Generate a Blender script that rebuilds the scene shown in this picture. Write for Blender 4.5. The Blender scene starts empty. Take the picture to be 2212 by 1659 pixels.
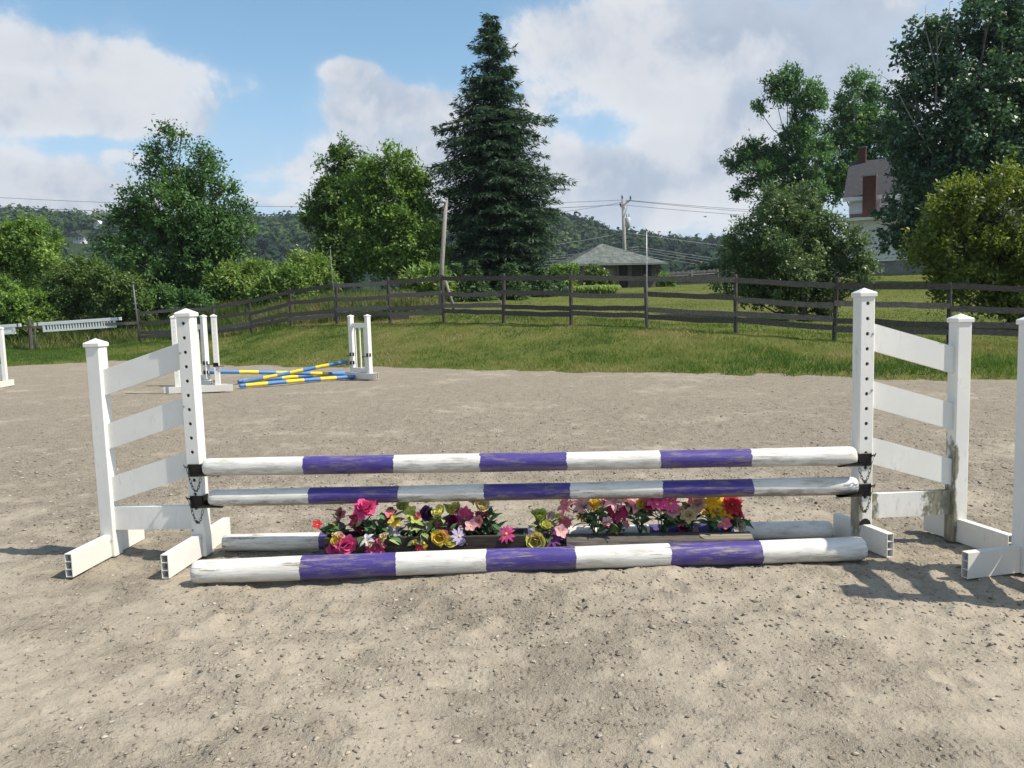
import bpy, math, random
import numpy as np
from mathutils import Vector, Matrix

RAD = math.radians
HAZE = True
rng = np.random.default_rng(7)
random.seed(7)
scene = bpy.context.scene
COL = scene.collection

# ---------------------------------------------------------------- camera
CAM_H = 1.42
FPX = 1703.0                      # focal length in units of a 2212 px wide picture
cam_data = bpy.data.cameras.new('camera')
cam_data.sensor_width = 36.0
cam_data.lens = 36.0 * FPX / 2212.0
cam_data.clip_start = 0.05
cam_data.clip_end = 6000
cam = bpy.data.objects.new('camera', cam_data)
COL.objects.link(cam)
CAM_M = Matrix.Translation((0, 0, CAM_H)) @ Matrix.Rotation(RAD(90 - 5.6), 4, 'X') @ Matrix.Rotation(RAD(-1.7), 4, 'Z')
cam.matrix_world = CAM_M
scene.camera = cam

# ---------------------------------------------------------------- sun, sky, exposure
SUN_AZ = Vector((0.96, -0.25, 0)).normalized()     # direction towards the sun, on the ground
SUN_EL = RAD(52)
sun_vec = Vector((SUN_AZ.x * math.cos(SUN_EL), SUN_AZ.y * math.cos(SUN_EL), math.sin(SUN_EL)))
sd = bpy.data.lights.new('sun', 'SUN')
sd.energy = 4.7
sd.angle = RAD(0.53)
sd.color = (1.0, 0.93, 0.82)
sun = bpy.data.objects.new('sun', sd)
sun.rotation_euler = (-sun_vec).to_track_quat('-Z', 'Y').to_euler()
sun.location = (20, -10, 40)
COL.objects.link(sun)

scene.view_settings.view_transform = 'Standard'
scene.view_settings.look = 'None'
scene.view_settings.gamma = 1.0
scene.view_settings.exposure = 0.40
scene.view_settings.use_curve_mapping = False
scene.render.engine = 'CYCLES'
cy = scene.cycles
cy.use_denoising = True
cy.max_bounces = 6
cy.diffuse_bounces = 3
cy.glossy_bounces = 2
cy.transmission_bounces = 3
cy.transparent_max_bounces = 4
cy.volume_bounces = 0
cy.caustics_reflective = False
cy.caustics_refractive = False
cy.sample_clamp_indirect = 6

def ray(xd, yd):
    """World direction through a point of the 2212 x 1659 picture (used to measure where things stand)."""
    d = Vector(((xd - 1106.0) / FPX, (829.5 - yd) / FPX, -1.0))
    return (CAM_M.to_3x3() @ d)

def at_depth(xd, yd, Y):
    d = ray(xd, yd)
    t = Y / d.y
    return Vector((d.x * t, Y, CAM_H + d.z * t))

def on_level(xd, yd, z=0.0):
    d = ray(xd, yd)
    t = (z - CAM_H) / d.z
    return Vector((d.x * t, d.y * t, z))

# ---------------------------------------------------------------- sky with clouds
def build_world():
    w = bpy.data.worlds.new('World')
    scene.world = w
    w.use_nodes = True
    nt = w.node_tree
    w.cycles.sampling_method = 'MANUAL'; w.cycles.sample_map_resolution = 256
    N, L = nt.nodes, nt.links
    N.clear()
    out = N.new('ShaderNodeOutputWorld')
    bg = N.new('ShaderNodeBackground')
    bg.inputs['Strength'].default_value = 0.12
    L.new(bg.outputs[0], out.inputs[0])
    sky = N.new('ShaderNodeTexSky')
    sky.sky_type = 'NISHITA'
    sky.sun_disc = False
    sky.sun_elevation = SUN_EL
    sky.sun_rotation = math.atan2(SUN_AZ.x, SUN_AZ.y)
    sky.altitude = 300
    sky.air_density = 1.0
    sky.dust_density = 0.5
    sky.ozone_density = 1.6
    tc = N.new('ShaderNodeTexCoord')

    def vm(op, a, b=None):
        n = N.new('ShaderNodeVectorMath'); n.operation = op
        if isinstance(a, tuple): n.inputs[0].default_value = a
        else: L.new(a, n.inputs[0])
        if b is not None:
            if isinstance(b, tuple): n.inputs[1].default_value = b
            else: L.new(b, n.inputs[1])
        return n
    def m(op, a, b=None, c=None, clamp=False):
        n = N.new('ShaderNodeMath'); n.operation = op; n.use_clamp = clamp
        for i, v in enumerate((a, b, c)):
            if v is None: continue
            if isinstance(v, (int, float)): n.inputs[i].default_value = v
            else: L.new(v, n.inputs[i])
        return n.outputs[0]
    def mr(v, a, b, c=0.0, d=1.0, kind='SMOOTHSTEP'):
        n = N.new('ShaderNodeMapRange'); n.interpolation_type = kind
        L.new(v, n.inputs['Value'])
        n.inputs['From Min'].default_value = a; n.inputs['From Max'].default_value = b
        n.inputs['To Min'].default_value = c; n.inputs['To Max'].default_value = d
        return n.outputs[0]
    dirn = vm('NORMALIZE', tc.outputs['Generated']).outputs[0]
    sep = N.new('ShaderNodeSeparateXYZ'); L.new(dirn, sep.inputs[0])
    zc = m('MAXIMUM', sep.outputs['Z'], 0.0)
    den = m('ADD', zc, 0.30)
    comb = N.new('ShaderNodeCombineXYZ')
    L.new(m('DIVIDE', sep.outputs['X'], den), comb.inputs[0])
    L.new(m('DIVIDE', sep.outputs['Y'], den), comb.inputs[1])
    L.new(m('MULTIPLY', zc, 1.5), comb.inputs[2])
    plane = comb.outputs[0]
    def fbm(vec, scale, detail, rough, off):
        a = vm('ADD', vec, off).outputs[0]
        n = N.new('ShaderNodeTexNoise'); n.inputs['Scale'].default_value = scale
        n.inputs['Detail'].default_value = detail; n.inputs['Roughness'].default_value = rough
        n.inputs['Distortion'].default_value = 0.15
        L.new(a, n.inputs['Vector'])
        return n.outputs['Fac']
    base = fbm(plane, 2.6, 4, 0.55, (3.1, 1.7, 0.4))
    warp = fbm(dirn, 3.6, 3, 0.55, (5.2, 0.4, 1.1))
    fine = fbm(dirn, 12.0, 6, 0.62, (0.3, 0.9, 2.0))
    # the cloud banks in view: centre, half width, half height (picture units), weight
    blobs = [(330, 180, 300, 70, .27), (60, 250, 230, 70, .22), (110, 415, 190, 52, .46), (90, 100, 160, 34, .14),
             (885, 215, 125, 60, .28), (755, 255, 50, 44, .22), (655, 350, 110, 58, .34), (600, 440, 90, 16, .26), (270, 335, 60, 14, .24), (880, 420, 120, 40, .22), (750, 148, 70, 26, .36), (520, 60, 90, 16, .20),
             (1190, 80, 170, 66, .24), (1520, 80, 280, 90, .24), (1850, 90, 300, 110, .20), (1620, 215, 300, 70, .22),
             (1400, 370, 260, 85, .36), (1650, 340, 160, 80, .22), (1000, 330, 150, 90, .22),
             (760, 60, 330, 80, -.34), (610, 190, 80, 120, -.26), (330, 380, 170, 50, -.16), (240, 318, 220, 18, -.20), (60, 150, 140, 12, -.14), (590, 290, 90, 50, -.12), (1000, 120, 60, 120, -.10), (1320, 280, 150, 46, -.27), (1560, 160, 120, 26, -.14), (1760, 330, 120, 60, -.14), (570, 100, 110, 70, -.12), (400, 330, 230, 30, -.12)]
    acc = None
    for (bx, by, rx, ry, wt) in blobs:
        c = ray(bx, by).normalized()
        right = Vector((c.y, -c.x, 0)).normalized(); up = right.cross(c).normalized()
        e = vm('SUBTRACT', dirn, tuple(c)).outputs[0]
        a = vm('DOT_PRODUCT', e, tuple(right / (rx / FPX))).outputs['Value']
        b = vm('DOT_PRODUCT', e, tuple(up / (ry / FPX))).outputs['Value']
        f = vm('DOT_PRODUCT', e, tuple(c * 1.0)).outputs['Value']
        r2 = m('ADD', m('MULTIPLY', a, a), m('ADD', m('MULTIPLY', b, b), m('MULTIPLY', m('MULTIPLY', f, f), 8.0)))
        g = m('EXPONENT', m('MULTIPLY', r2, -0.9))
        g = m('MULTIPLY', g, wt)
        acc = g if acc is None else m('ADD', acc, g)
    dens = m('ADD', m('ADD', m('MULTIPLY', base, 0.62), m('ADD', m('MULTIPLY', warp, 0.42), m('MULTIPLY', fine, 0.66))), m('SUBTRACT', acc, 0.135))
    mask = m('ADD', m('MULTIPLY', mr(dens, 0.72, 0.86), 0.55), m('MULTIPLY', mr(dens, 0.60, 1.02), 0.45))
    veil = mr(sep.outputs['Z'], 0.30, 0.02, 0.0, 0.80)
    # lit tops and greyer bases
    lit = fbm(dirn, 6.0, 4, 0.55, (1.3, 0.2, 0.55))
    shade = mr(m('ADD', m('MULTIPLY', lit, 1.2), m('MULTIPLY', fine, 1.1)), 1.0, 1.30)
    rim = mr(dens, 0.80, 1.08, 1.0, 0.15)
    litf = m('ADD', m('MULTIPLY', shade, 0.62), m('MULTIPLY', rim, 0.36), clamp=True)
    cl = N.new('ShaderNodeMix'); cl.data_type = 'RGBA'
    L.new(litf, cl.inputs[0])
    cl.inputs[6].default_value = (2.65, 3.1, 3.85, 1)
    cl.inputs[7].default_value = (5.9, 5.7, 5.6, 1)
    hz = N.new('ShaderNodeMix'); hz.data_type = 'RGBA'; L.new(veil, hz.inputs[0]); hz.inputs[7].default_value = (3.3, 4.05, 5.1, 1)
    mix = N.new('ShaderNodeMix'); mix.data_type = 'RGBA'
    L.new(m('MULTIPLY', mask, 0.90), mix.inputs[0])
    hs = N.new('ShaderNodeHueSaturation'); hs.inputs['Hue'].default_value = 0.485; hs.inputs['Saturation'].default_value = 1.05; hs.inputs['Value'].default_value = 1.12
    L.new(sky.outputs[0], hs.inputs['Color'])
    L.new(hs.outputs[0], hz.inputs[6])
    L.new(hz.outputs[2], mix.inputs[6])
    L.new(cl.outputs[2], mix.inputs[7])
    L.new(mix.outputs[2], bg.inputs['Color'])
build_world()

# ---------------------------------------------------------------- helpers
def tag(o, label=None, cat=None, group=None, kind=None):
    if label: o['label'] = label
    if cat: o['category'] = cat
    if group: o['group'] = group
    if kind: o['kind'] = kind
    return o

def empty(name, loc=(0, 0, 0), rz=0.0):
    o = bpy.data.objects.new(name, None)
    o.empty_display_size = 0.2
    o.location = loc
    o.rotation_euler = (0, 0, rz)
    COL.objects.link(o)
    return o

def link(name, me, parent=None, mat=None):
    o = bpy.data.objects.new(name, me)
    COL.objects.link(o)
    if mat is not None and not me.materials: me.materials.append(mat)
    if parent is not None: o.parent = parent
    return o

def np_mesh(name, V, F, attrs=None, smooth=False):
    V = np.asarray(V, dtype=np.float32); F = np.asarray(F, dtype=np.int32)
    me = bpy.data.meshes.new(name)
    n, k = F.shape
    me.vertices.add(len(V)); me.vertices.foreach_set('co', V.ravel())
    me.loops.add(n * k); me.loops.foreach_set('vertex_index', F.ravel())
    me.polygons.add(n)
    me.polygons.foreach_set('loop_start', np.arange(0, n * k, k, dtype=np.int32))
    me.polygons.foreach_set('loop_total', np.full(n, k, dtype=np.int32))
    if smooth: me.polygons.foreach_set('use_smooth', np.ones(n, dtype=bool))
    for an, av in (attrs or {}).items():
        a = me.attributes.new(an, 'FLOAT', 'POINT')
        a.data.foreach_set('value', np.asarray(av, dtype=np.float32))
    me.update(calc_edges=True)
    me.validate()
    return me

class MB:
    """Collects boxes, tubes and polygons into one mesh."""
    def __init__(s): s.v, s.f, s.sm = [], [], []
    def poly(s, pts, smooth=False):
        b = len(s.v); s.v += [tuple(p) for p in pts]; s.f.append(tuple(range(b, b + len(pts)))); s.sm.append(smooth)
    def box(s, c, d, M=None, bev=0.0, taper=1.0):
        x, y, z = d[0] / 2, d[1] / 2, d[2] / 2
        b = len(s.v)
        if bev <= 0:
            P = [(-x, -y, -z), (x, -y, -z), (x, y, -z), (-x, y, -z), (-x * taper, -y * taper, z), (x * taper, -y * taper, z), (x * taper, y * taper, z), (-x * taper, y * taper, z)]
            Fs = [(0, 3, 2, 1), (4, 5, 6, 7), (0, 1, 5, 4), (1, 2, 6, 5), (2, 3, 7, 6), (3, 0, 4, 7)]
        else:
            P, Fs = [], []
            for sx in (-1, 1):
                for sy in (-1, 1):
                    for sz in (-1, 1):
                        P += [(sx * x, sy * (y - bev), sz * (z - bev)), (sx * (x - bev), sy * y, sz * (z - bev)), (sx * (x - bev), sy * (y - bev), sz * z)]
            def i(sx, sy, sz, k): return (((sx > 0) * 4 + (sy > 0) * 2 + (sz > 0)) * 3) + k
            for sg in (-1, 1):
                q = [i(sg, -1, -1, 0), i(sg, 1, -1, 0), i(sg, 1, 1, 0), i(sg, -1, 1, 0)]; Fs.append(tuple(q if sg > 0 else q[::-1]))
                q = [i(-1, sg, -1, 1), i(-1, sg, 1, 1), i(1, sg, 1, 1), i(1, sg, -1, 1)]; Fs.append(tuple(q if sg > 0 else q[::-1]))
                q = [i(-1, -1, sg, 2), i(1, -1, sg, 2), i(1, 1, sg, 2), i(-1, 1, sg, 2)]; Fs.append(tuple(q if sg > 0 else q[::-1]))
            for a in (-1, 1):
                for c2 in (-1, 1):
                    q = [i(a, c2, -1, 0), i(a, c2, 1, 0), i(a, c2, 1, 1), i(a, c2, -1, 1)]; Fs.append(tuple(q[::-1] if a * c2 > 0 else q))
                    q = [i(a, -1, c2, 0), i(a, 1, c2, 0), i(a, 1, c2, 2), i(a, -1, c2, 2)]; Fs.append(tuple(q if a * c2 > 0 else q[::-1]))
                    q = [i(-1, a, c2, 1), i(1, a, c2, 1), i(1, a, c2, 2), i(-1, a, c2, 2)]; Fs.append(tuple(q[::-1] if a * c2 > 0 else q))
            for sx in (-1, 1):
                for sy in (-1, 1):
                    for sz in (-1, 1):
                        q = [i(sx, sy, sz, 0), i(sx, sy, sz, 1), i(sx, sy, sz, 2)]; Fs.append(tuple(q if sx * sy * sz > 0 else q[::-1]))
        c = Vector(c)
        for p in P:
            p = Vector(p)
            if M is not None: p = M @ p
            s.v.append(tuple(p + c))
        for f in Fs: s.f.append(tuple(b + j for j in f)); s.sm.append(False)
    def tube(s, pts, radii, sides=8, caps=True, smooth=True):
        pts = [Vector(p) for p in pts]
        if isinstance(radii, (int, float)): radii = [radii] * len(pts)
        b = len(s.v); ref = None
        for k, p in enumerate(pts):
            t = (pts[min(k + 1, len(pts) - 1)] - pts[max(k - 1, 0)])
            t = t.normalized() if t.length > 1e-9 else Vector((0, 0, 1))
            if ref is None:
                ref = t.cross(Vector((0, 0, 1)) if abs(t.z) < .9 else Vector((1, 0, 0))).normalized()
            else:
                ref = (ref - t * ref.dot(t)).normalized()
            q = t.cross(ref)
            for j in range(sides):
                a = 2 * math.pi * j / sides
                s.v.append(tuple(p + (ref * math.cos(a) + q * math.sin(a)) * radii[k]))
        for k in range(len(pts) - 1):
            for j in range(sides):
                j2 = (j + 1) % sides
                s.f.append((b + k * sides + j, b + k * sides + j2, b + (k + 1) * sides + j2, b + (k + 1) * sides + j)); s.sm.append(smooth)
        if caps:
            s.f.append(tuple(b + j for j in range(sides))[::-1]); s.sm.append(False)
            e = b + (len(pts) - 1) * sides
            s.f.append(tuple(e + j for j in range(sides))); s.sm.append(False)
    def mesh(s, name):
        me = bpy.data.meshes.new(name)
        me.from_pydata(s.v, [], s.f)
        me.polygons.foreach_set('use_smooth', s.sm)
        me.update(); return me
    def build(s, name, mat, parent=None, loc=None):
        o = link(name, s.mesh(name), parent, mat)
        if loc is not None: o.location = loc
        return o

def vnoise(x, y, seed=0):
    x = np.asarray(x, dtype=np.float64); y = np.asarray(y, dtype=np.float64)
    xi = np.floor(x).astype(np.int64); yi = np.floor(y).astype(np.int64)
    xf = x - xi; yf = y - yi
    u = xf * xf * xf * (xf * (xf * 6 - 15) + 10); v = yf * yf * yf * (yf * (yf * 6 - 15) + 10)
    def h(a, b):
        n = (a * 374761393 + b * 668265263 + seed * 974711) & 0xffffffff
        n = ((n ^ (n >> 13)) * 1274126177) & 0xffffffff
        return ((n ^ (n >> 16)) & 0xffffff) / float(0xffffff)
    return (h(xi, yi) * (1 - u) + h(xi + 1, yi) * u) * (1 - v) + (h(xi, yi + 1) * (1 - u) + h(xi + 1, yi + 1) * u) * v - 0.5

def fbm2(x, y, octs=4, seed=0, gain=.5):
    t = 0; a = 1.0; f = 1.0
    for o in range(octs):
        t = t + a * vnoise(x * f + o * 17.3, y * f - o * 9.1, seed + o); a *= gain; f *= 2.03
    return t

# ---- materials
def new_mat(name):
    m = bpy.data.materials.new(name); m.use_nodes = True
    nt = m.node_tree
    return m, nt.nodes, nt.links, nt.nodes['Principled BSDF']

def ramp(N, stops, interp='LINEAR'):
    r = N.new('ShaderNodeValToRGB'); r.color_ramp.interpolation = interp
    e = r.color_ramp.elements
    while len(e) > 1: e.remove(e[-1])
    for k, (p, c) in enumerate(stops):
        el = e[0] if k == 0 else e.new(p)
        el.position = p; el.color = (c[0], c[1], c[2], 1)
    return r

def tnoise(N, L, vec, scale, detail=5, rough=.55, dist=0.0):
    n = N.new('ShaderNodeTexNoise'); n.inputs['Scale'].default_value = scale
    n.inputs['Detail'].default_value = detail; n.inputs['Roughness'].default_value = rough; n.inputs['Distortion'].default_value = dist
    if vec is not None: L.new(vec, n.inputs['Vector'])
    return n

def mapping(N, L, src, scale=(1, 1, 1), loc=(0, 0, 0)):
    n = N.new('ShaderNodeMapping'); L.new(src, n.inputs['Vector'])
    n.inputs['Scale'].default_value = scale; n.inputs['Location'].default_value = loc
    return n.outputs[0]

def mixc(N, L, fac, a, b, mode='MIX'):
    n = N.new('ShaderNodeMix'); n.data_type = 'RGBA'; n.blend_type = mode
    for idx, v in ((0, fac), (6, a), (7, b)):
        if isinstance(v, (int, float)): n.inputs[idx].default_value = v
        elif isinstance(v, tuple): n.inputs[idx].default_value = (v[0], v[1], v[2], 1)
        else: L.new(v, n.inputs[idx])
    return n.outputs[2]

def maprange(N, L, v, a, b, c=0., d=1., smooth=True):
    n = N.new('ShaderNodeMapRange')
    if smooth: n.interpolation_type = 'SMOOTHSTEP'
    L.new(v, n.inputs['Value'])
    n.inputs['From Min'].default_value = a; n.inputs['From Max'].default_value = b
    n.inputs['To Min'].default_value = c; n.inputs['To Max'].default_value = d
    return n.outputs[0]

def mmath(N, L, op, a, b=0.0):
    n = N.new('ShaderNodeMath'); n.operation = op
    for i, v in enumerate((a, b)):
        if isinstance(v, (int, float)): n.inputs[i].default_value = v
        else: L.new(v, n.inputs[i])
    return n.outputs[0]

def bump(N, L, P, height, strength=.5, dist=.01, prev=None):
    b = N.new('ShaderNodeBump'); b.inputs['Strength'].default_value = strength; b.inputs['Distance'].default_value = dist
    L.new(height, b.inputs['Height'])
    if prev is not None: L.new(prev, b.inputs['Normal'])
    L.new(b.outputs[0], P.inputs['Normal'])
    return b.outputs[0]

def simple_mat(name, c1, c2, scale=8, rough=.7, bstr=.0, spec=.3, stretch=(1, 1, 1), metallic=0.0, bdist=.005, rnd=0.0):
    m, N, L, P = new_mat(name)
    tc = N.new('ShaderNodeTexCoord')
    v = mapping(N, L, tc.outputs['Object'], stretch)
    if rnd:
        oi = N.new('ShaderNodeObjectInfo')
        a = N.new('ShaderNodeVectorMath'); a.operation = 'ADD'; L.new(v, a.inputs[0])
        s = N.new('ShaderNodeVectorMath'); s.operation = 'SCALE'; s.inputs[0].default_value = (13, 7, 29); L.new(oi.outputs['Random'], s.inputs['Scale'])
        L.new(s.outputs[0], a.inputs[1]); v = a.outputs[0]
    n = tnoise(N, L, v, scale, 6, .6)
    r = ramp(N, [(.3, c1), (.7, c2)]); L.new(n.outputs['Fac'], r.inputs[0])
    col = r.outputs[0]
    if rnd:
        hv = N.new('ShaderNodeHueSaturation')
        L.new(maprange(N, L, oi.outputs['Random'], 0, 1, 1 - rnd, 1 + rnd, False), hv.inputs['Value']); L.new(col, hv.inputs['Color']); col = hv.outputs[0]
    L.new(col, P.inputs['Base Color'])
    P.inputs['Roughness'].default_value = rough; P.inputs['Specular IOR Level'].default_value = spec; P.inputs['Metallic'].default_value = metallic
    if bstr: bump(N, L, P, n.outputs['Fac'], bstr, bdist)
    return m

def leaf_mat(name, stops, rough=.5, spec=.35, trans=.3, tcol=None):
    """stops: colours of single leaves from dullest to freshest, picked by each leaf's own tint value."""
    m, N, L, P = new_mat(name)
    a = N.new('ShaderNodeAttribute'); a.attribute_name = 'tint'
    r = ramp(N, stops); L.new(a.outputs['Fac'], r.inputs[0])
    L.new(r.outputs[0], P.inputs['Base Color'])
    P.inputs['Roughness'].default_value = rough; P.inputs['Specular IOR Level'].default_value = spec
    if trans:
        t = N.new('ShaderNodeBsdfTranslucent')
        hv = N.new('ShaderNodeHueSaturation'); hv.inputs['Hue'].default_value = .485; hv.inputs['Saturation'].default_value = 1.15; hv.inputs['Value'].default_value = 1.5
        L.new(r.outputs[0], hv.inputs['Color']); L.new(hv.outputs[0], t.inputs['Color'])
        mx = N.new('ShaderNodeMixShader'); mx.inputs[0].default_value = trans
        out = N['Material Output']
        L.new(P.outputs[0], mx.inputs[1]); L.new(t.outputs[0], mx.inputs[2]); L.new(mx.outputs[0], out.inputs[0])
    return m

# ================================================================ GROUND
EDGE_D = [(0, 793), (85, 788), (170, 782), (300, 779), (545, 789), (684, 793), (847, 796), (1100, 800), (1400, 806), (1700, 811), (2000, 818), (2212, 822)]
_e = sorted([(p.x, p.y) for p in (on_level(*q) for q in EDGE_D)])
EX = np.array([-60, -30] + [a for a, b in _e] + [14, 40, 80]); EY = np.array([34, 29] + [b for a, b in _e] + [10.4, 2, -2])
def yedge(x): return np.interp(x, EX, EY)

# fence posts: picture x, foot y, distance
FENCE = [(303, 743, 34.0), (384, 739, 33.0), (465, 734, 32.1), (546, 727, 31.0), (629, 709, 29.0), (729, 700, 26.9), (844, 695, 25.2), (960, 695, 23.9),
         (1088, 698, 22.8), (1234, 704, 21.8), (1399, 711, 20.9), (1590, 722, 19.5), (1801, 741, 18.4), (2050, 750, 17.5), (2330, 760, 16.9)]
FENCE_P = [at_depth(*f) for f in FENCE]
ctrl = [tuple(p) for p in FENCE_P]
for q in [(1735, 696, 24.5), (2185, 720, 20.5), (1025, 651, 40), (1107, 650, 40), (1169, 642, 42), (1340, 624, 58), (1240, 636, 50), (1905, 596, 50), (2150, 590, 48), (1500, 615, 62),
          (1400, 655, 38), (1600, 660, 32), (1900, 650, 33), (700, 672, 34), (800, 668, 33), (600, 690, 36), (880, 640, 46), (735, 640, 50), (400, 672, 42), (250, 705, 40), (100, 715, 44),
          (68, 757, 34.5), (0, 757, 34.5), (-300, 757, 33), (150, 720, 40), (300, 740, 36), (2185, 660, 30), (1300, 676, 30), (1200, 660, 36), (1500, 680, 28)]:
    ctrl.append(tuple(at_depth(*q)))
for x in (-45, -30, -20, -14, -9, -5, -1, 3, 6, 9, 14, 25, 40):
    ctrl.append((x, float(yedge(x)), 0.0))
    ctrl.append((x, float(yedge(x)) - 6, 0.0)); ctrl.append((x, float(yedge(x)) + .9, 0.03))
ctrl += [(x, -30, 0) for x in (-60, 0, 60)] + [(-80, 20, 0), (-80, 60, 1), (80, 20, .8), (60, 50, 2.6), (-60, 110, 1.5), (0, 110, 3.0), (70, 110, 3.0), (-110, 180, 1), (0, 180, 3), (110, 180, 3)]
CT = np.array(ctrl, dtype=np.float64)
def _phi(r2): return np.where(r2 > 1e-12, r2 * np.log(np.maximum(r2, 1e-12)) * .5, 0.0)
_n = len(CT)
_d2 = ((CT[:, None, :2] - CT[None, :, :2]) ** 2).sum(-1)
_A = np.zeros((_n + 3, _n + 3)); _A[:_n, :_n] = _phi(_d2) + np.eye(_n) * 0.4
_A[:_n, _n] = 1; _A[:_n, _n + 1:] = CT[:, :2]; _A[_n:, :_n] = _A[:_n, _n:].T
_W = np.linalg.solve(_A, np.concatenate([CT[:, 2], np.zeros(3)]))
def tps(x, y):
    x = np.asarray(x, float); sh = x.shape; x = x.ravel(); y = np.asarray(y, float).ravel()
    out = np.zeros_like(x)
    for i in range(0, len(x), 20000):
        xx, yy = x[i:i + 20000], y[i:i + 20000]
        out[i:i + 20000] = _phi((xx[:, None] - CT[None, :, 0]) ** 2 + (yy[:, None] - CT[None, :, 1]) ** 2) @ _W[:_n] + _W[_n] + _W[_n + 1] * xx + _W[_n + 2] * yy
    return out.reshape(sh)
def sstep(a, b, x):
    t = np.clip((x - a) / (b - a), 0, 1); return t * t * (3 - 2 * t)
def ground_z(x, y):
    x = np.asarray(x, float); y = np.asarray(y, float)
    d = y - yedge(x) + fbm2(x * 1.4, y * 1.4, 3, 5) * 0.7
    z = tps(x, y)
    r = np.hypot(x, y)
    far = sstep(150, 230, r)
    z = z * (1 - far) + 2.0 * far
    z = z + fbm2(x * .35, y * .35, 3, 11) * .10 * sstep(.6, 4, d) * (1 - far)
    z = z * sstep(0, 1.0, d)
    z = z + fbm2(x * 3.0, y * 3.0, 3, 21) * .035 * sstep(0, .5, d)
    return z + np.where(d > 0, -.06 + .10 * sstep(-.05, .45, d), -.06 - .3 * sstep(0, -1.5, d))
def gz(x, y): return float(ground_z(np.array([x]), np.array([y]))[0])

def grow(a, b, s0, s1):
    """Coordinates from a to b with a step that grows from s0 to s1."""
    out = [a]; n = 0
    while out[-1] < b - 1e-6:
        t = (out[-1] - a) / max(b - a, 1e-9)
        out.append(min(b, out[-1] + s0 + (s1 - s0) * t))
    return out[1:]
def tensor_mesh(name, xs, ys, zf, mask=None, smooth=True):
    xs = np.array(xs); ys = np.array(ys)
    X, Y = np.meshgrid(xs, ys); Z = zf(X, Y)
    V = np.stack([X, Y, Z], -1).reshape(-1, 3)
    nx = len(xs); i = np.arange(len(ys) - 1)[:, None] * nx + np.arange(nx - 1)[None, :]
    F = np.stack([i, i + 1, i + nx + 1, i + nx], -1).reshape(-1, 4)
    if mask is not None:
        cx = X[:-1, :-1].ravel(); cyy = Y[:-1, :-1].ravel(); F = F[mask(cx, cyy)]
    return np_mesh(name, V, F, smooth=smooth)

def mat_ground():
    m, N, L, P = new_mat('turf_soil')
    g = N.new('ShaderNodeNewGeometry')
    big = tnoise(N, L, g.outputs['Position'], .22, 5, .6)
    mid = tnoise(N, L, g.outputs['Position'], 2.4, 6, .65)
    fin = tnoise(N, L, mapping(N, L, g.outputs['Position'], (1, 1, .4)), 38, 5, .7)
    a = ramp(N, [(.28, (.080, .112, .024)), (.5, (.140, .158, .040)), (.72, (.225, .205, .080))])
    L.new(mmath(N, L, 'ADD', mmath(N, L, 'MULTIPLY', big.outputs['Fac'], .55), mmath(N, L, 'MULTIPLY', mid.outputs['Fac'], .45)), a.inputs[0])
    b = ramp(N, [(.3, (.35, .35, .30)), (.55, (1, 1, 1)), (.75, (1.5, 1.45, 1.2))]); L.new(fin.outputs['Fac'], b.inputs[0])
    L.new(mixc(N, L, .85, a.outputs[0], b.outputs[0], 'MULTIPLY'), P.inputs['Base Color'])
    P.inputs['Roughness'].default_value = .9; P.inputs['Specular IOR Level'].default_value = .1
    bump(N, L, P, fin.outputs['Fac'], .9, .05)
    return m
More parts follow.
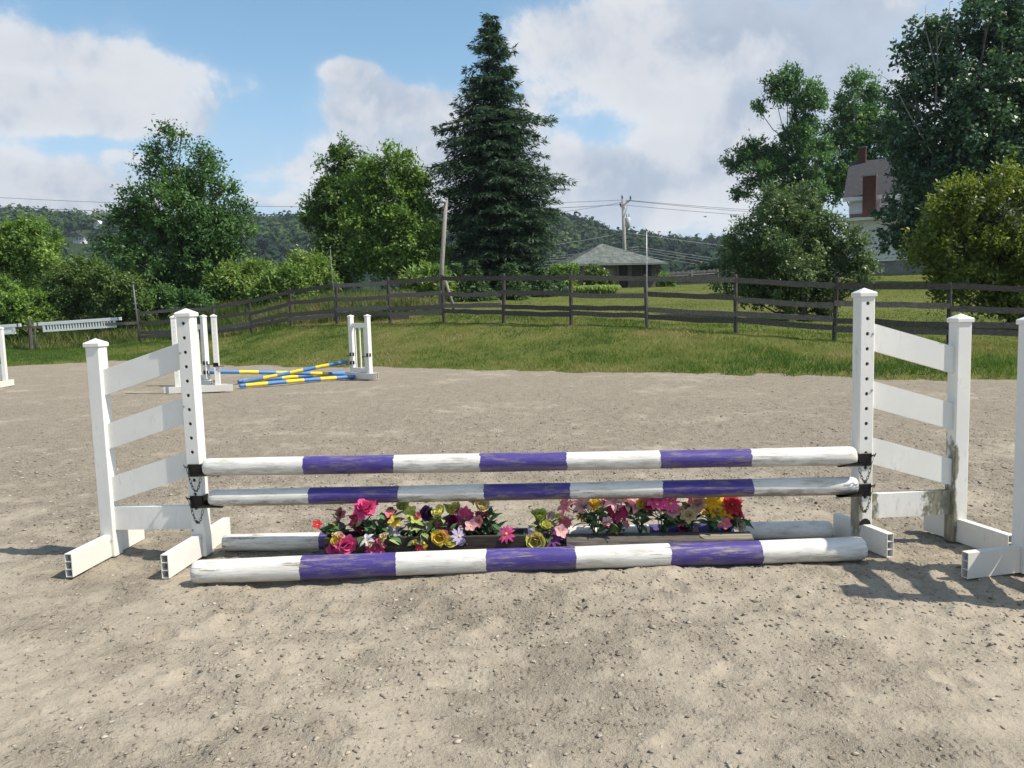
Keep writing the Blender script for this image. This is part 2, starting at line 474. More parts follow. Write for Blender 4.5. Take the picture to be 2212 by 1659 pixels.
def mat_sand():
    m, N, L, P = new_mat('arena_sand')
    g = N.new('ShaderNodeNewGeometry'); pos = g.outputs['Position']
    big = tnoise(N, L, pos, .5, 4, .55)
    pat = tnoise(N, L, pos, 2.6, 5, .62, .3)
    mid = tnoise(N, L, pos, 9, 6, .62)
    grit = tnoise(N, L, pos, 62, 4, .72)
    # powdery patches lie between gritty, churned ones
    pw = mmath(N, L, 'ADD', mmath(N, L, 'MULTIPLY', big.outputs['Fac'], .45), mmath(N, L, 'MULTIPLY', pat.outputs['Fac'], .55))
    sy_ = N.new('ShaderNodeSeparateXYZ'); L.new(pos, sy_.inputs[0])
    # away from the jump the footing is less trodden and stays coarse
    pw = mmath(N, L, 'ADD', pw, maprange(N, L, sy_.outputs['Y'], 4.6, 8.0, 0.0, .10))
    gritty = maprange(N, L, pw, .42, .60)
    a = mixc(N, L, gritty, (.358, .312, .245), (.308, .267, .210))
    tone = ramp(N, [(.3, (.84, .83, .82)), (.7, (1.12, 1.12, 1.12))]); L.new(mid.outputs['Fac'], tone.inputs[0])
    a = mixc(N, L, .8, a, tone.outputs[0], 'MULTIPLY')
    sp = ramp(N, [(.28, (.50, .48, .46)), (.40, (.94, .94, .94)), (.60, (1.03, 1.03, 1.02)), (.74, (1.28, 1.27, 1.24))]); L.new(grit.outputs['Fac'], sp.inputs[0])
    col = mixc(N, L, maprange(N, L, gritty, 0, 1, .65, 1.0, False), a, sp.outputs[0], 'MULTIPLY')
    L.new(col, P.inputs['Base Color'])
    P.inputs['Roughness'].default_value = .95; P.inputs['Specular IOR Level'].default_value = .08
    b1 = N.new('ShaderNodeBump'); b1.inputs['Distance'].default_value = .05; L.new(maprange(N, L, gritty, 0, 1, .22, .45, False), b1.inputs['Strength']); L.new(mid.outputs['Fac'], b1.inputs['Height'])
    b2 = N.new('ShaderNodeBump'); b2.inputs['Distance'].default_value = .022; L.new(maprange(N, L, gritty, 0, 1, .5, .95, False), b2.inputs['Strength']); L.new(grit.outputs['Fac'], b2.inputs['Height'])
    L.new(b1.outputs[0], b2.inputs['Normal'])
    # small clods: cells of uneven height, some proud of the rest
    vo = N.new('ShaderNodeTexVoronoi'); vo.inputs['Scale'].default_value = 38; vo.inputs['Randomness'].default_value = 1.0
    wv = N.new('ShaderNodeVectorMath'); wv.operation = 'ADD'; L.new(pos, wv.inputs[0])
    ws = N.new('ShaderNodeVectorMath'); ws.operation = 'SCALE'; ws.inputs['Scale'].default_value = .025; L.new(mid.outputs['Color'], ws.inputs[0]); L.new(ws.outputs[0], wv.inputs[1])
    L.new(wv.outputs[0], vo.inputs['Vector'])
    vc = N.new('ShaderNodeSeparateColor'); L.new(vo.outputs['Color'], vc.inputs[0])
    hgt = mmath(N, L, 'MULTIPLY', maprange(N, L, vc.outputs[0], .45, 1.0), maprange(N, L, vo.outputs['Distance'], .55, .10))
    b3 = N.new('ShaderNodeBump'); b3.inputs['Distance'].default_value = .016; L.new(maprange(N, L, gritty, 0, 1, .30, .95, False), b3.inputs['Strength']); L.new(hgt, b3.inputs['Height'])
    L.new(b2.outputs[0], b3.inputs['Normal']); L.new(b3.outputs[0], P.inputs['Normal'])
    return m
M_GROUND = mat_ground(); M_SAND = mat_sand()

# the sheet of turf that reaches to the hills
xs = [-a for a in reversed(grow(24, 420, .5, 40))] + [-24] + grow(-24, 24, .22, .22) + grow(24, 420, .5, 40)
ys = [-a for a in reversed(grow(0, 300, 3, 40))] + [0] + grow(0, 11, 1, 1) + grow(11, 42, .2, .3) + grow(42, 330, .4, 12)
ground = link('ground', tensor_mesh('ground', xs, ys, ground_z), None, M_GROUND)
tag(ground, 'grassy ground rising behind the riding arena', 'ground', kind='structure')

# the sand arena
def sand_z(x, y):
    x = np.asarray(x, float); y = np.asarray(y, float)
    near = 1 - sstep(9, 16, y) * .5
    z = fbm2(x * .9, y * .9, 3, 31) * .035 + fbm2(x * 4.2, y * 4.2, 3, 37) * .013 * near
    c = fbm2(x * 13, y * 13, 3, 43)
    z = z + np.maximum(c, -.1) * .013 * near
    churn = sstep(-.05, .35, fbm2(x * .8 + 5, y * .8, 2, 57) + .25 * sstep(0.2, 1.4, x) * (1 - sstep(4.6, 5.2, y)))
    z = z + np.maximum(fbm2(x * 7.5, y * 7.5, 3, 49), 0) * .026 * churn * near
    z = z + np.maximum(vnoise(x * 30, y * 30, 61), 0) * .014 * near
    # a rake groove and scuffs in the foreground
    g = np.abs(y - (3.62 + .10 * np.sin(x * .9) + .05 * x)); z = z - .018 * np.exp(-(g / .05) ** 2) * (x > -2.2) * (x < .6)
    # hoof prints: a dished oval with a pushed-up rim
    q = np.random.default_rng(17)
    for k in range(150):
        hx, hy = q.uniform(-3.6, 3.6), 2.1 + 9 * q.random() ** 1.3
        if abs(hy - 4.4) < .45 and abs(hx) < 2: continue
        a = q.uniform(0, 3.14); r0 = q.uniform(.05, .085); dp = q.uniform(.008, .018)
        ix = (np.abs(x - hx) < .3) & (np.abs(y - hy) < .3)
        if not ix.any(): continue
        dx, dy = x[ix] - hx, y[ix] - hy
        u_ = dx * np.cos(a) + dy * np.sin(a); v_ = (-dx * np.sin(a) + dy * np.cos(a)) * 1.25
        r = np.hypot(u_, v_) / r0
        z[ix] += -dp * np.exp(-(r ** 4)) + dp * .65 * np.exp(-((r - 1.35) / .32) ** 2)
    # faint lines left by the drag behind the jump and across the front
    z = z + .004 * np.sin((y + .06 * x) * 34) * sstep(.05, .25, fbm2(x * .35, y * .5, 2, 67) + .1) * near
    return z - .015
xs = [-a for a in reversed(grow(4.2, 34, .03, 1.5))] + [-4.2] + grow(-4.2, 4.2, .0205, .0205) + grow(4.2, 34, .03, 1.5)
ys = [-a for a in reversed(grow(-1.6, 14, .1, 2))] + [1.6] + grow(1.6, 6.2, .0195, .0195) + grow(6.2, 31, .022, .26)
sand = link('sand_arena', tensor_mesh('sand_arena', xs, ys, sand_z, lambda x, y: y < yedge(x) + 1.4), None, M_SAND)
tag(sand, 'pale tan sand and grit of the riding arena', 'ground', kind='structure')
def sz(x, y): return float(sand_z(np.array([float(x)]), np.array([float(y)]))[0])

# ---- loose stones and clods on the sand
def gravel():
    base = []
    for k in range(6):
        r = np.random.default_rng(100 + k)
        P = np.array([(1, 0, 0), (-1, 0, 0), (0, 1, 0), (0, -1, 0), (0, 0, 1), (0, 0, -1), (.62, .62, .5), (-.62, -.62, .5), (.62, -.62, .45), (-.62, .62, .45)], float)
        P = P * (1 + r.uniform(-.28, .28, (len(P), 1))) * np.array([1, r.uniform(.45, .85), r.uniform(.22, .45)])
        base.append(P)
    T = np.array([(0, 6, 8), (0, 2, 6), (2, 9, 6), (6, 9, 4), (9, 2, 1), (9, 1, 7), (9, 7, 4), (7, 1, 3), (7, 3, 8), (7, 8, 4), (8, 3, 0), (8, 6, 4)])
    def scatter(n, y0, y1, smin, smax, pw):
        y = y0 + (y1 - y0) * rng.random(n) ** 1.25
        x = rng.uniform(-1, 1, n) * (y * .72 + .5)
        s = smin + (smax - smin) * rng.random(n) ** pw
        return x, y, s
    parts = [scatter(22000, 1.9, 7.5, .0040, .0135, 2.4), scatter(10000, 5, 15, .008, .022, 3.0), scatter(260, 1.9, 8, .011, .021, 2.4), scatter(16, 2.0, 9, .016, .028, 2)]
    x = np.concatenate([p[0] for p in parts]); y = np.concatenate([p[1] for p in parts]); s = np.concatenate([p[2] for p in parts])
    keep = (fbm2(x * .8 + 5, y * .8, 2, 57) + rng.uniform(-.4, .5, len(x)) > 0) | (s > .02)
    x, y, s = x[keep], y[keep], s[keep]
    z = sand_z(x, y); n = len(x)
    kind = rng.integers(0, 6, n); ang = rng.uniform(0, 6.28, n)
    B = np.array(base)[kind] * s[:, None, None]
    ca, sa = np.cos(ang)[:, None], np.sin(ang)[:, None]
    V = np.stack([B[..., 0] * ca - B[..., 1] * sa + x[:, None], B[..., 0] * sa + B[..., 1] * ca + y[:, None], B[..., 2] + (z + s * .12)[:, None]], -1)
    F = (T[None] + (np.arange(n) * 10)[:, None, None]).reshape(-1, 3)
    tint = np.repeat(rng.random(n), 10)
    me = np_mesh('gravel', V.reshape(-1, 3), F, {'tint': tint})
    m, N, L, P = new_mat('grit_stone')
    a = N.new('ShaderNodeAttribute'); a.attribute_name = 'tint'
    r = ramp(N, [(0, (.15, .125, .098)), (.2, (.25, .212, .164)), (.6, (.32, .275, .212)), (.92, (.38, .33, .26)), (1, (.50, .455, .385))]); L.new(a.outputs['Fac'], r.inputs[0])
    L.new(r.outputs[0], P.inputs['Base Color']); P.inputs['Roughness'].default_value = .95; P.inputs['Specular IOR Level'].default_value = .1
    o = link('gravel', me, None, m)
    tag(o, 'loose small stones and clods lying on the sand', 'gravel', kind='stuff')
gravel()

# ---- grass
def blades(x, y, z, h, w, lean, tint, tri=True):
    n = len(x); a = rng.uniform(0, 6.283, n); b = rng.uniform(0, 6.283, n)
    s = np.stack([np.cos(a), np.sin(a), np.zeros(n)], -1) * (w / 2)[:, None]
    c = np.stack([x, y, z - .01], -1)
    t = c + np.stack([np.cos(b) * lean * h, np.sin(b) * lean * h, h], -1)
    mid = c + np.stack([np.cos(b) * lean * h * .3, np.sin(b) * lean * h * .3, h * .58], -1)
    if tri:
        return np.stack([c - s, c + s, t], 1).reshape(-1, 3), np.arange(n * 3).reshape(-1, 3), np.repeat(tint, 3)
    V = np.stack([c - s, c + s, mid + s * .8, t, mid - s * .8], 1).reshape(-1, 3)
    F = np.arange(n * 5).reshape(-1, 5)
    return V, F, np.repeat(tint, 5)
def grass():
    n = 240000
    x = rng.uniform(-24, 13, n); y = yedge(x) - .35 + rng.random(n) ** 1.0 * 10.0
    d = y - yedge(x) + fbm2(x * 1.4, y * 1.4, 3, 5) * .7
    fy = np.interp(x, [p.x for p in FENCE_P], [p.y for p in FENCE_P])
    patch = fbm2(x * .55, y * .55, 3, 71); fine = fbm2(x * 2.2, y * 2.2, 2, 75)
    keep = (d > -.12) & (np.abs(x) < y * .72 + 1) & (y < fy + 1.2) & (rng.random(n) < sstep(-.15, .5, d) * .85 + .10) & (fine + rng.uniform(-.25, .6, n) > -.1)
    x, y, d, patch, fine = x[keep], y[keep], d[keep], patch[keep], fine[keep]
    n = len(x)
    tuft = sstep(.0, .4, fbm2(x * 1.3 + 9, y * 1.3, 2, 83)) + 1.6 * np.exp(-((d - .1) / .35) ** 2) * sstep(-.05, .3, fbm2(x * 2.1, y * 2.1, 2, 87))
    lush = sstep(0, 6, x) * (1 - sstep(2.0, 4.5, d)) + .6 * sstep(-9, -16, x)
    h = (.040 + .055 * rng.random(n) + .06 * tuft * rng.random(n)) * (1 + .5 * lush)
    w = .010 + .010 * rng.random(n)
    tint = np.clip(.37 + patch * 1.1 + rng.normal(0, .16, n) - .28 * lush, 0, 1)
    V, F, t = blades(x, y, ground_z(x, y), h, w, rng.uniform(.2, 1.1, n), tint)
    me = np_mesh('grass', V, F, {'tint': t})
    mt = leaf_mat('grass_blade', [(0, (.060, .125, .020)), (.35, (.112, .178, .033)), (.62, (.190, .215, .058)), (.85, (.280, .250, .098)), (1, (.36, .30, .15))], .6, .25, .35)
    o = link('grass', me, None, mt)
    tag(o, 'short yellow green grass on the bank below the fence', 'grass', kind='stuff')
    # the mown lawn beyond the fence
    n = 150000
    y = 17 + rng.random(n) ** 1.2 * 46; x = rng.uniform(-.25, .72, n) * y
    fy = np.interp(x, [p.x for p in FENCE_P], [p.y for p in FENCE_P])
    keep = (y > fy + .3)
    x, y = x[keep], y[keep]; n = len(x)
    tint = np.clip(.46 + fbm2(x * .3, y * .3, 3, 91) * .9 + rng.normal(0, .15, n), 0, 1)
    V, F, t = blades(x, y, ground_z(x, y), .025 + .03 * rng.random(n), .02 + .02 * rng.random(n), rng.uniform(.2, 1.0, n), tint)
    o = link('lawn_grass', np_mesh('lawn_grass', V, F, {'tint': t}), None, mt)
    tag(o, 'mown olive lawn grass beyond the board fence', 'grass', kind='stuff')
    # tall weeds beyond the fence on the left
    n = 90000
    u = rng.random(n)
    xd = rng.uniform(-60, 965, n); y = 26 + rng.random(n) * 17
    x = (xd - 1106) / FPX * y
    fy = np.interp(x, [-40, -21] + [p.x for p in FENCE_P], [34.4, 34.4] + [p.y for p in FENCE_P])
    dd = y - fy
    mound = np.exp(-((xd - 760) / 190) ** 2)
    keep = (dd > .25) & (dd < 9) & (rng.random(n) < .35 + .65 * sstep(-.2, .2, fbm2(x * .7, y * .7, 2, 95)))
    x, y, dd, mound, xd = x[keep], y[keep], dd[keep], mound[keep], xd[keep]; n = len(x)
    h = (.22 + .40 * rng.random(n)) * (1 + .45 * mound) * (.5 + .5 * sstep(.2, 1.6, dd)) * np.where(xd > 900, .55, 1)
    tint = np.clip(.30 + fbm2(x * .5, y * .5, 3, 97) * 1.0 + rng.normal(0, .15, n) + .15 * mound, 0, 1)
    V, F, t = blades(x, y, ground_z(x, y), h, .018 + .022 * rng.random(n), rng.uniform(.1, .7, n), tint, False)
    mw = leaf_mat('weed_blade', [(0, (.040, .085, .018)), (.4, (.085, .135, .030)), (.7, (.150, .175, .055)), (1, (.26, .24, .12))], .6, .25, .35)
    o = link('tall_weeds', np_mesh('tall_weeds', V, F, {'tint': t}), None, mw)
    tag(o, 'tall uncut weeds and grass behind the fence', 'grass', kind='stuff')
grass()

# ---- wooded hills
HX = [-900, -300, 0, 250, 530, 690, 950, 1200, 1300, 1400, 1500, 1560, 1800, 2212, 2800, 3400]
HE = [178, 200, 214, 207, 198, 190, 172, 160, 148, 136, 124, 118, 92, 62, 45, 35]
HD = 700.0
def hill_z(x, y):
    yy = np.maximum(y, 1.0)
    xd = 1106 + FPX * x / yy
    e = np.interp(xd, HX, HE)
    crest = CAM_H + e * HD / FPX - 9
    s = sstep(235, HD, y)
    z = -4 + (crest + 4) * (s * .55 + .45 * np.clip((y - 235) / (HD - 235), 0, 1)) * np.where(y > HD, np.maximum(.35, 1 - (y - HD) / 1500), 1)
    return z + fbm2(x / 130, y / 130, 3, 141) * 22 * sstep(260, 480, y) * (1 - .8 * sstep(560, HD, y))
xs = list(np.linspace(-1500, 1700, 110)); ys = list(np.linspace(225, 1500, 60))
M_HILL = simple_mat('hill_undergrowth', (.018, .035, .012), (.035, .06, .02), .05, .95, 0, .1)
hill = link('hill', tensor_mesh('hill', xs, ys, hill_z), None, M_HILL)
tag(hill, 'long wooded hill across the valley', 'hill', kind='structure')
def forest():
    n = 6400
    y = 238 + (760 - 238) * rng.random(n) ** .75
    x = rng.uniform(-.80, .80, n) * y
    # open ground is left round the white buildings
    xd = 1106 + FPX * x / y
    keep = ~((xd > 158) & (xd < 236) & (y > 425) & (y < 520)) & ~((xd > 150) & (xd < 240) & (y > 330) & (y <= 425))
    x, y, xd = x[keep], y[keep], xd[keep]; n = len(x)
    z = hill_z(x, y)
    R = rng.uniform(2.8, 6.0, n); H = R * rng.uniform(.85, 1.5, n)
    tr = np.clip(.52 + fbm2(x / 80, y / 80, 2, 151) * .8 + rng.normal(0, .16, n) - .42 * sstep(1050, 1350, xd), 0, 1)  # crowns darken towards the right: a cloud's shadow put into their colour
    k = 40
    u = rng.normal(0, 1, (n, k, 3)); u[..., 2] = np.abs(u[..., 2]) * .9 - .25; u /= np.linalg.norm(u, axis=2, keepdims=True)
    u[..., 1] = np.where(rng.random((n, k)) < .5, -np.abs(u[..., 1]), u[..., 1])
    bump_ = 1 + .22 * np.sin(u[..., 0] * 5 + rng.uniform(0, 6, (n, 1))) * np.cos(u[..., 2] * 6 + rng.uniform(0, 6, (n, 1)))
    S = np.stack([R, R, H], -1)
    C = np.stack([x, y, z + 3.0 + H * .7], -1)
    P = C[:, None, :] + u * S[:, None, :] * bump_[..., None] * rng.uniform(.78, 1.05, (n, k, 1))
    nn = (u + rng.normal(0, .38, (n, k, 3)) + np.array([0, 0, .25])).reshape(-1, 3); nn /= np.linalg.norm(nn, axis=1, keepdims=True)
    t1 = np.cross(nn, rng.normal(0, 1, nn.shape)); t1 /= np.linalg.norm(t1, axis=1, keepdims=True); t2 = np.cross(nn, t1)
    sz_ = (np.repeat(R, k) * rng.uniform(.16, .36, n * k))[:, None]
    P = P.reshape(-1, 3)
    V = np.stack([P - t1 * sz_, P - t2 * sz_ * .8 + nn * .1, P + t1 * sz_, P + t2 * sz_ * .8], 1).reshape(-1, 3)
    F = np.arange(len(V)).reshape(-1, 4)
    tint = np.repeat(np.clip(np.repeat(tr, k) + rng.normal(0, .10, n * k), 0, 1), 4)
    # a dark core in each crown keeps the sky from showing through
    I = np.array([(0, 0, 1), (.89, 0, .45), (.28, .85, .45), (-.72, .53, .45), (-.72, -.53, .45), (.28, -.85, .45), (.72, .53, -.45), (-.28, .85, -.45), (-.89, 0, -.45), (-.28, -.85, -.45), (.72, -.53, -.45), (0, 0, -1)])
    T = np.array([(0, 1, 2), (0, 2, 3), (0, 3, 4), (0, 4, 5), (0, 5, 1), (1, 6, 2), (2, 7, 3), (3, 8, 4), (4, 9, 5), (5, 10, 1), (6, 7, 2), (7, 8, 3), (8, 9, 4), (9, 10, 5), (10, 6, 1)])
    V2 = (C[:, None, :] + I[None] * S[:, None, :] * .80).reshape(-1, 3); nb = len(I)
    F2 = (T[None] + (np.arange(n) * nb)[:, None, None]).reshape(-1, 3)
    m, N, L, P_ = new_mat('forest_crown')
    a = N.new('ShaderNodeAttribute'); a.attribute_name = 'tint'
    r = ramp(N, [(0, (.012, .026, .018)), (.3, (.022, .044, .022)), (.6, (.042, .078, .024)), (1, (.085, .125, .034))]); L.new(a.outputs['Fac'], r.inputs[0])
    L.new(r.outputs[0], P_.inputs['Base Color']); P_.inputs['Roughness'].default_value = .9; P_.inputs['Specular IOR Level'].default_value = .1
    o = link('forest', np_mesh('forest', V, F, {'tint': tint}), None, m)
    tag(o, 'dark green woods covering the far hill', 'woods', kind='stuff')
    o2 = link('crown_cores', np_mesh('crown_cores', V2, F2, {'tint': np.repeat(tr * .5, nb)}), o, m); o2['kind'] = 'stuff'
forest()

# ================================================================ JUMP STANDARDS
def mat_vinyl(name, moss=0.0, grime=.35, where=None, zr=(.80, .45)):
    m, N, L, P = new_mat(name)
    tc = N.new('ShaderNodeTexCoord'); ob = tc.outputs['Object']
    g = N.new('ShaderNodeNewGeometry'); pos = g.outputs['Position']
    n1 = tnoise(N, L, pos, 3.0, 5, .6); n2 = tnoise(N, L, mapping(N, L, pos, (1, 1, .25)), 42, 5, .7); n3 = tnoise(N, L, pos, 120, 3, .6)
    col = mixc(N, L, maprange(N, L, n1.outputs['Fac'], .35, .7), (.75, .735, .69), (.83, .81, .755))
    # splashes of dried sand, patchy, and fine specks
    wz = N.new('ShaderNodeSeparateXYZ'); L.new(pos, wz.inputs[0])
    splash = maprange(N, L, mmath(N, L, 'ADD', wz.outputs['Z'], mmath(N, L, 'MULTIPLY', n2.outputs['Fac'], -.5)), .05, -.18)
    dirt = mmath(N, L, 'MAXIMUM', mmath(N, L, 'MULTIPLY', maprange(N, L, n2.outputs['Fac'], .52, .70), maprange(N, L, n1.outputs['Fac'], .44, .64)), mmath(N, L, 'MULTIPLY', splash, .45))
    col = mixc(N, L, mmath(N, L, 'MULTIPLY', dirt, grime), col, (.42, .36, .27))
    speck = maprange(N, L, n3.outputs['Fac'], .72, .78)
    col = mixc(N, L, mmath(N, L, 'MULTIPLY', speck, grime), col, (.20, .18, .14))
    if moss:
        n4 = tnoise(N, L, mapping(N, L, pos, (1, 1, .5)), 9, 6, .72); n5 = tnoise(N, L, pos, 2.1, 3, .5)
        sp = N.new('ShaderNodeSeparateXYZ'); L.new(ob, sp.inputs[0])
        if where == 'post':
            w_ = mmath(N, L, 'MULTIPLY', maprange(N, L, sp.outputs['X'], .0, -.038), maprange(N, L, sp.outputs['Z'], *zr))
        else:
            w_ = mmath(N, L, 'MAXIMUM', maprange(N, L, sp.outputs['X'], .24, .42), maprange(N, L, sp.outputs['X'], .13, .06))
        b_ = mmath(N, L, 'ADD', mmath(N, L, 'MULTIPLY', n4.outputs['Fac'], .9), mmath(N, L, 'MULTIPLY', w_, .28))
        ms = maprange(N, L, b_, .60, .72)
        mc = mixc(N, L, maprange(N, L, n2.outputs['Fac'], .4, .65), (.085, .085, .042), (.25, .225, .15))
        col = mixc(N, L, mmath(N, L, 'MULTIPLY', ms, moss), col, mc)
    L.new(col, P.inputs['Base Color'])
    P.inputs['Roughness'].default_value = .38; P.inputs['Specular IOR Level'].default_value = .4
    bump(N, L, P, n1.outputs['Fac'], .05, .01)
    return m
M_VINYL = mat_vinyl('white_vinyl'); M_MOSSY = mat_vinyl('mossy_post_vinyl', .9, .6, 'post'); M_MOSST = mat_vinyl('mossy_tall_post_vinyl', .85, .6, 'post', (.42, .25)); M_MOSSR = mat_vinyl('mossy_rail_vinyl', .9, .6, 'rail'); M_FOOT = mat_vinyl('dusty_vinyl', 0, .5)
M_STEEL = simple_mat('black_steel', (.012, .012, .013), (.035, .030, .027), 30, .45, .15, .5, metallic=.5)
M_CHAIN = simple_mat('dark_chain', (.05, .045, .04), (.11, .10, .09), 60, .45, .1, .5, metallic=.7)
M_DARK = simple_mat('notch_shade', (.012, .011, .010), (.02, .018, .016), 20, .9)
M_SCREW = simple_mat('zinc_screw', (.35, .35, .34), (.55, .55, .54), 40, .35, 0, .5, metallic=.9)

def post_mesh(name, w, H, holes=(), r=.0105, spacing=.084):
    mb = MB(); h = w / 2; c = .006; fw = h - c
    def q(a, b, c2, d): mb.poly([a, b, c2, d])
    for k in range(4):
        M = Matrix.Rotation(k * math.pi / 2, 3, 'Z')
        def T(x, y, z): return M @ Vector((x, y, z))
        q(T(fw, -h, 0), T(h, -fw, 0), T(h, -fw, H), T(fw, -h, H))
        if k == 0 and holes:
            zs = sorted(holes); lo = zs[0] - spacing / 2; hi = zs[-1] + spacing / 2
            q((-fw, -h, 0), (fw, -h, 0), (fw, -h, lo), (-fw, -h, lo)); q((-fw, -h, hi), (fw, -h, hi), (fw, -h, H), (-fw, -h, H))
            ca = math.atan2(spacing / 2, fw)
            angs = []
            cor = [-ca, ca, math.pi - ca, math.pi + ca, 2 * math.pi - ca]
            for i in range(4):
                for j in range(3): angs.append(cor[i] + (cor[i + 1] - cor[i]) * j / 3)
            for zc in zs:
                out, cir, inn = [], [], []
                for a in angs:
                    dx, dz = math.cos(a), math.sin(a)
                    t = min(fw / max(abs(dx), 1e-9), (spacing / 2) / max(abs(dz), 1e-9))
                    out.append((dx * t, -h, zc + dz * t)); cir.append((dx * r, -h, zc + dz * r)); inn.append((dx * r, -h + .012, zc + dz * r))
                n = len(angs)
                for i in range(n):
                    j = (i + 1) % n
                    q(out[i], out[j], cir[j], cir[i]); q(cir[i], cir[j], inn[j], inn[i])
        else:
            q(T(-fw, -h, 0), T(fw, -h, 0), T(fw, -h, H), T(-fw, -h, H))
    mb.poly([(-h, -h, H), (h, -h, H), (h, h, H), (-h, h, H)])
    return mb.mesh(name)

def cap_mesh(w):
    mb = MB(); mb.box((0, 0, .014), (w + .016, w + .016, .026), bev=.004)
    h = (w + .007) / 2
    for k in range(4):
        M = Matrix.Rotation(k * math.pi / 2, 3, 'Z')
        mb.poly([M @ Vector((-h, -h, .0265)), M @ Vector((h, -h, .0265)), Vector((0, 0, .052))])
    return mb.mesh('cap')

def foot_mesh(L, w=.042, h=.132, t=.004):
    """A hollow rail lying along Y, open at both ends, with two webs inside."""
    mb = MB()
    mb.box((-w / 2 + t / 2, 0, h / 2), (t, L, h)); mb.box((w / 2 - t / 2, 0, h / 2), (t, L, h))
    for z in (t / 2, h / 3, 2 * h / 3, h - t / 2):
        mb.box((0, 0, z), (w - 2 * t - .0004, L - .0006, t))
    return mb.mesh('foot')

ME_CAP = cap_mesh(.086)
PW = .086
HOLES = [1.385 - .084 * k for k in range(15)]
ME_TALL = post_mesh('post', PW, 1.42, HOLES); ME_SHORT = post_mesh('post', PW, 1.26)
ME_TALL.materials.append(M_VINYL); ME_SHORT.materials.append(M_VINYL); ME_CAP.materials.append(M_VINYL)

def wing_rail(x0, x1, za0, za1, zb0, zb1, t=.038):
    """Board from x0 to x1; (bottom, top) heights za at x0 and zb at x1."""
    mb = MB(); y0, y1 = -t / 2, t / 2
    A = [(x0, y0, za0), (x1, y0, zb0), (x1, y0, zb1), (x0, y0, za1)]; B = [(p[0], y1, p[2]) for p in A]
    mb.poly(A); mb.poly(B[::-1])
    for i in range(4):
        j = (i + 1) % 4; mb.poly([A[i], B[i], B[j], A[j]])
    return mb

def wing_standard(loc, rz, side, label, span=.50, feet=((-.44, .36), (-.44, .36)), mossy=False, notch=False, dz=0.0, frot=0.0):
    t = empty('jump_standard', (loc[0], loc[1], dz), rz)
    tag(t, label, 'jump standard', 'white wing jump standards')
    mt = ME_TALL
    if mossy:
        mt = ME_TALL.copy(); mt.materials.clear(); mt.materials.append(M_MOSST)
    p = link('post', mt, t); c = link('cap', ME_CAP, p); c.location = (0, 0, 1.42)
    me = ME_SHORT
    if mossy:
        me = ME_SHORT.copy(); me.materials.clear(); me.materials.append(M_MOSSY)
    p2 = link('post', me, t); p2.location = (side * span, 0, 0)
    c = link('cap', ME_CAP, p2); c.location = (0, 0, 1.26)
    if mossy: p2['label'] = 'shorter post with green moss stains'
    xa, xb = side * (PW / 2 - .012), side * (span - PW / 2 + .012)
    for k in range(4):
        z0 = 1.125 - .322 * k
        if k < 3: mb = wing_rail(xa, xb, z0, z0 + .152, z0 - .155, z0 - .003)
        else: mb = wing_rail(xa, xb, .16, .30, .158, .298)
        mb.build('rail', M_MOSSR if (mossy and k == 3) else M_VINYL, t)
    for i, (y0, y1) in enumerate(feet):
        o = link('foot', foot_mesh(y1 - y0), t, M_FOOT); o.location = (side * span * i - math.sin(frot) * (y0 + y1) / 2, (y0 + y1) / 2, .001); o.rotation_euler = (0, 0, frot)
    for (sx, zz) in ((side * .030, 1.215), (side * .03, .9), (side * (span - .03), .10), (side * (span + .02), .13), (.02, .11), (-.03, .16)):
        mb = MB(); mb.tube([(sx, -PW / 2 - .004, zz), (sx, -PW / 2 + .002, zz)], .006, 8); mb.build('screw', M_SCREW, t)
    if notch:
        mb = MB(); pts = [(.034 * math.cos(a), -PW / 2 - .002, .132 + .036 * math.sin(a)) for a in np.linspace(0, math.pi, 12)]  # dark half-disc on the post face paints the shade inside the arched cut-out
        mb.poly(pts); mb.poly([(a, b + .001, c2) for a, b, c2 in pts][::-1])
        o = mb.build('notch_shade_plate', M_DARK, t)
    return t

LT = at_depth(416, 971, 4.58).x; LS = at_depth(204.6, 971, 4.57).x
RT = at_depth(1871, 851, 4.38).x; RS = at_depth(2084, 893, 4.41).x
LPOS = (LT, 4.58 + PW / 2); RPOS = (RT, 4.38 + PW / 2)
wing_standard(LPOS, RAD(-5), -1, 'white wing standard with slanted boards holding the left pole ends', span=LT - LS, feet=((-.43, .34), (-.41, .32)), dz=-.005)
wing_standard(RPOS, RAD(5), 1, 'white wing standard with moss stained short post holding the right pole ends', span=RS - RT, feet=((-.24, .22), (-.38, .22)), mossy=True, notch=True, dz=-.005, frot=RAD(9))
wing_standard((2.60 + .11, 3.93 - .49), RAD(-77) + math.pi, 1, 'white wing standard cut off by the right picture edge, its foot pointing into the arena', feet=((-.36, .36), (-.36, .36)), dz=-.005)
_p = on_level(6, 836)
wing_standard((_p.x - .50, _p.y + .05), RAD(8), 1, 'distant white wing standard cut off by the left picture edge', feet=((-.36, .36), (-.30, .34)))

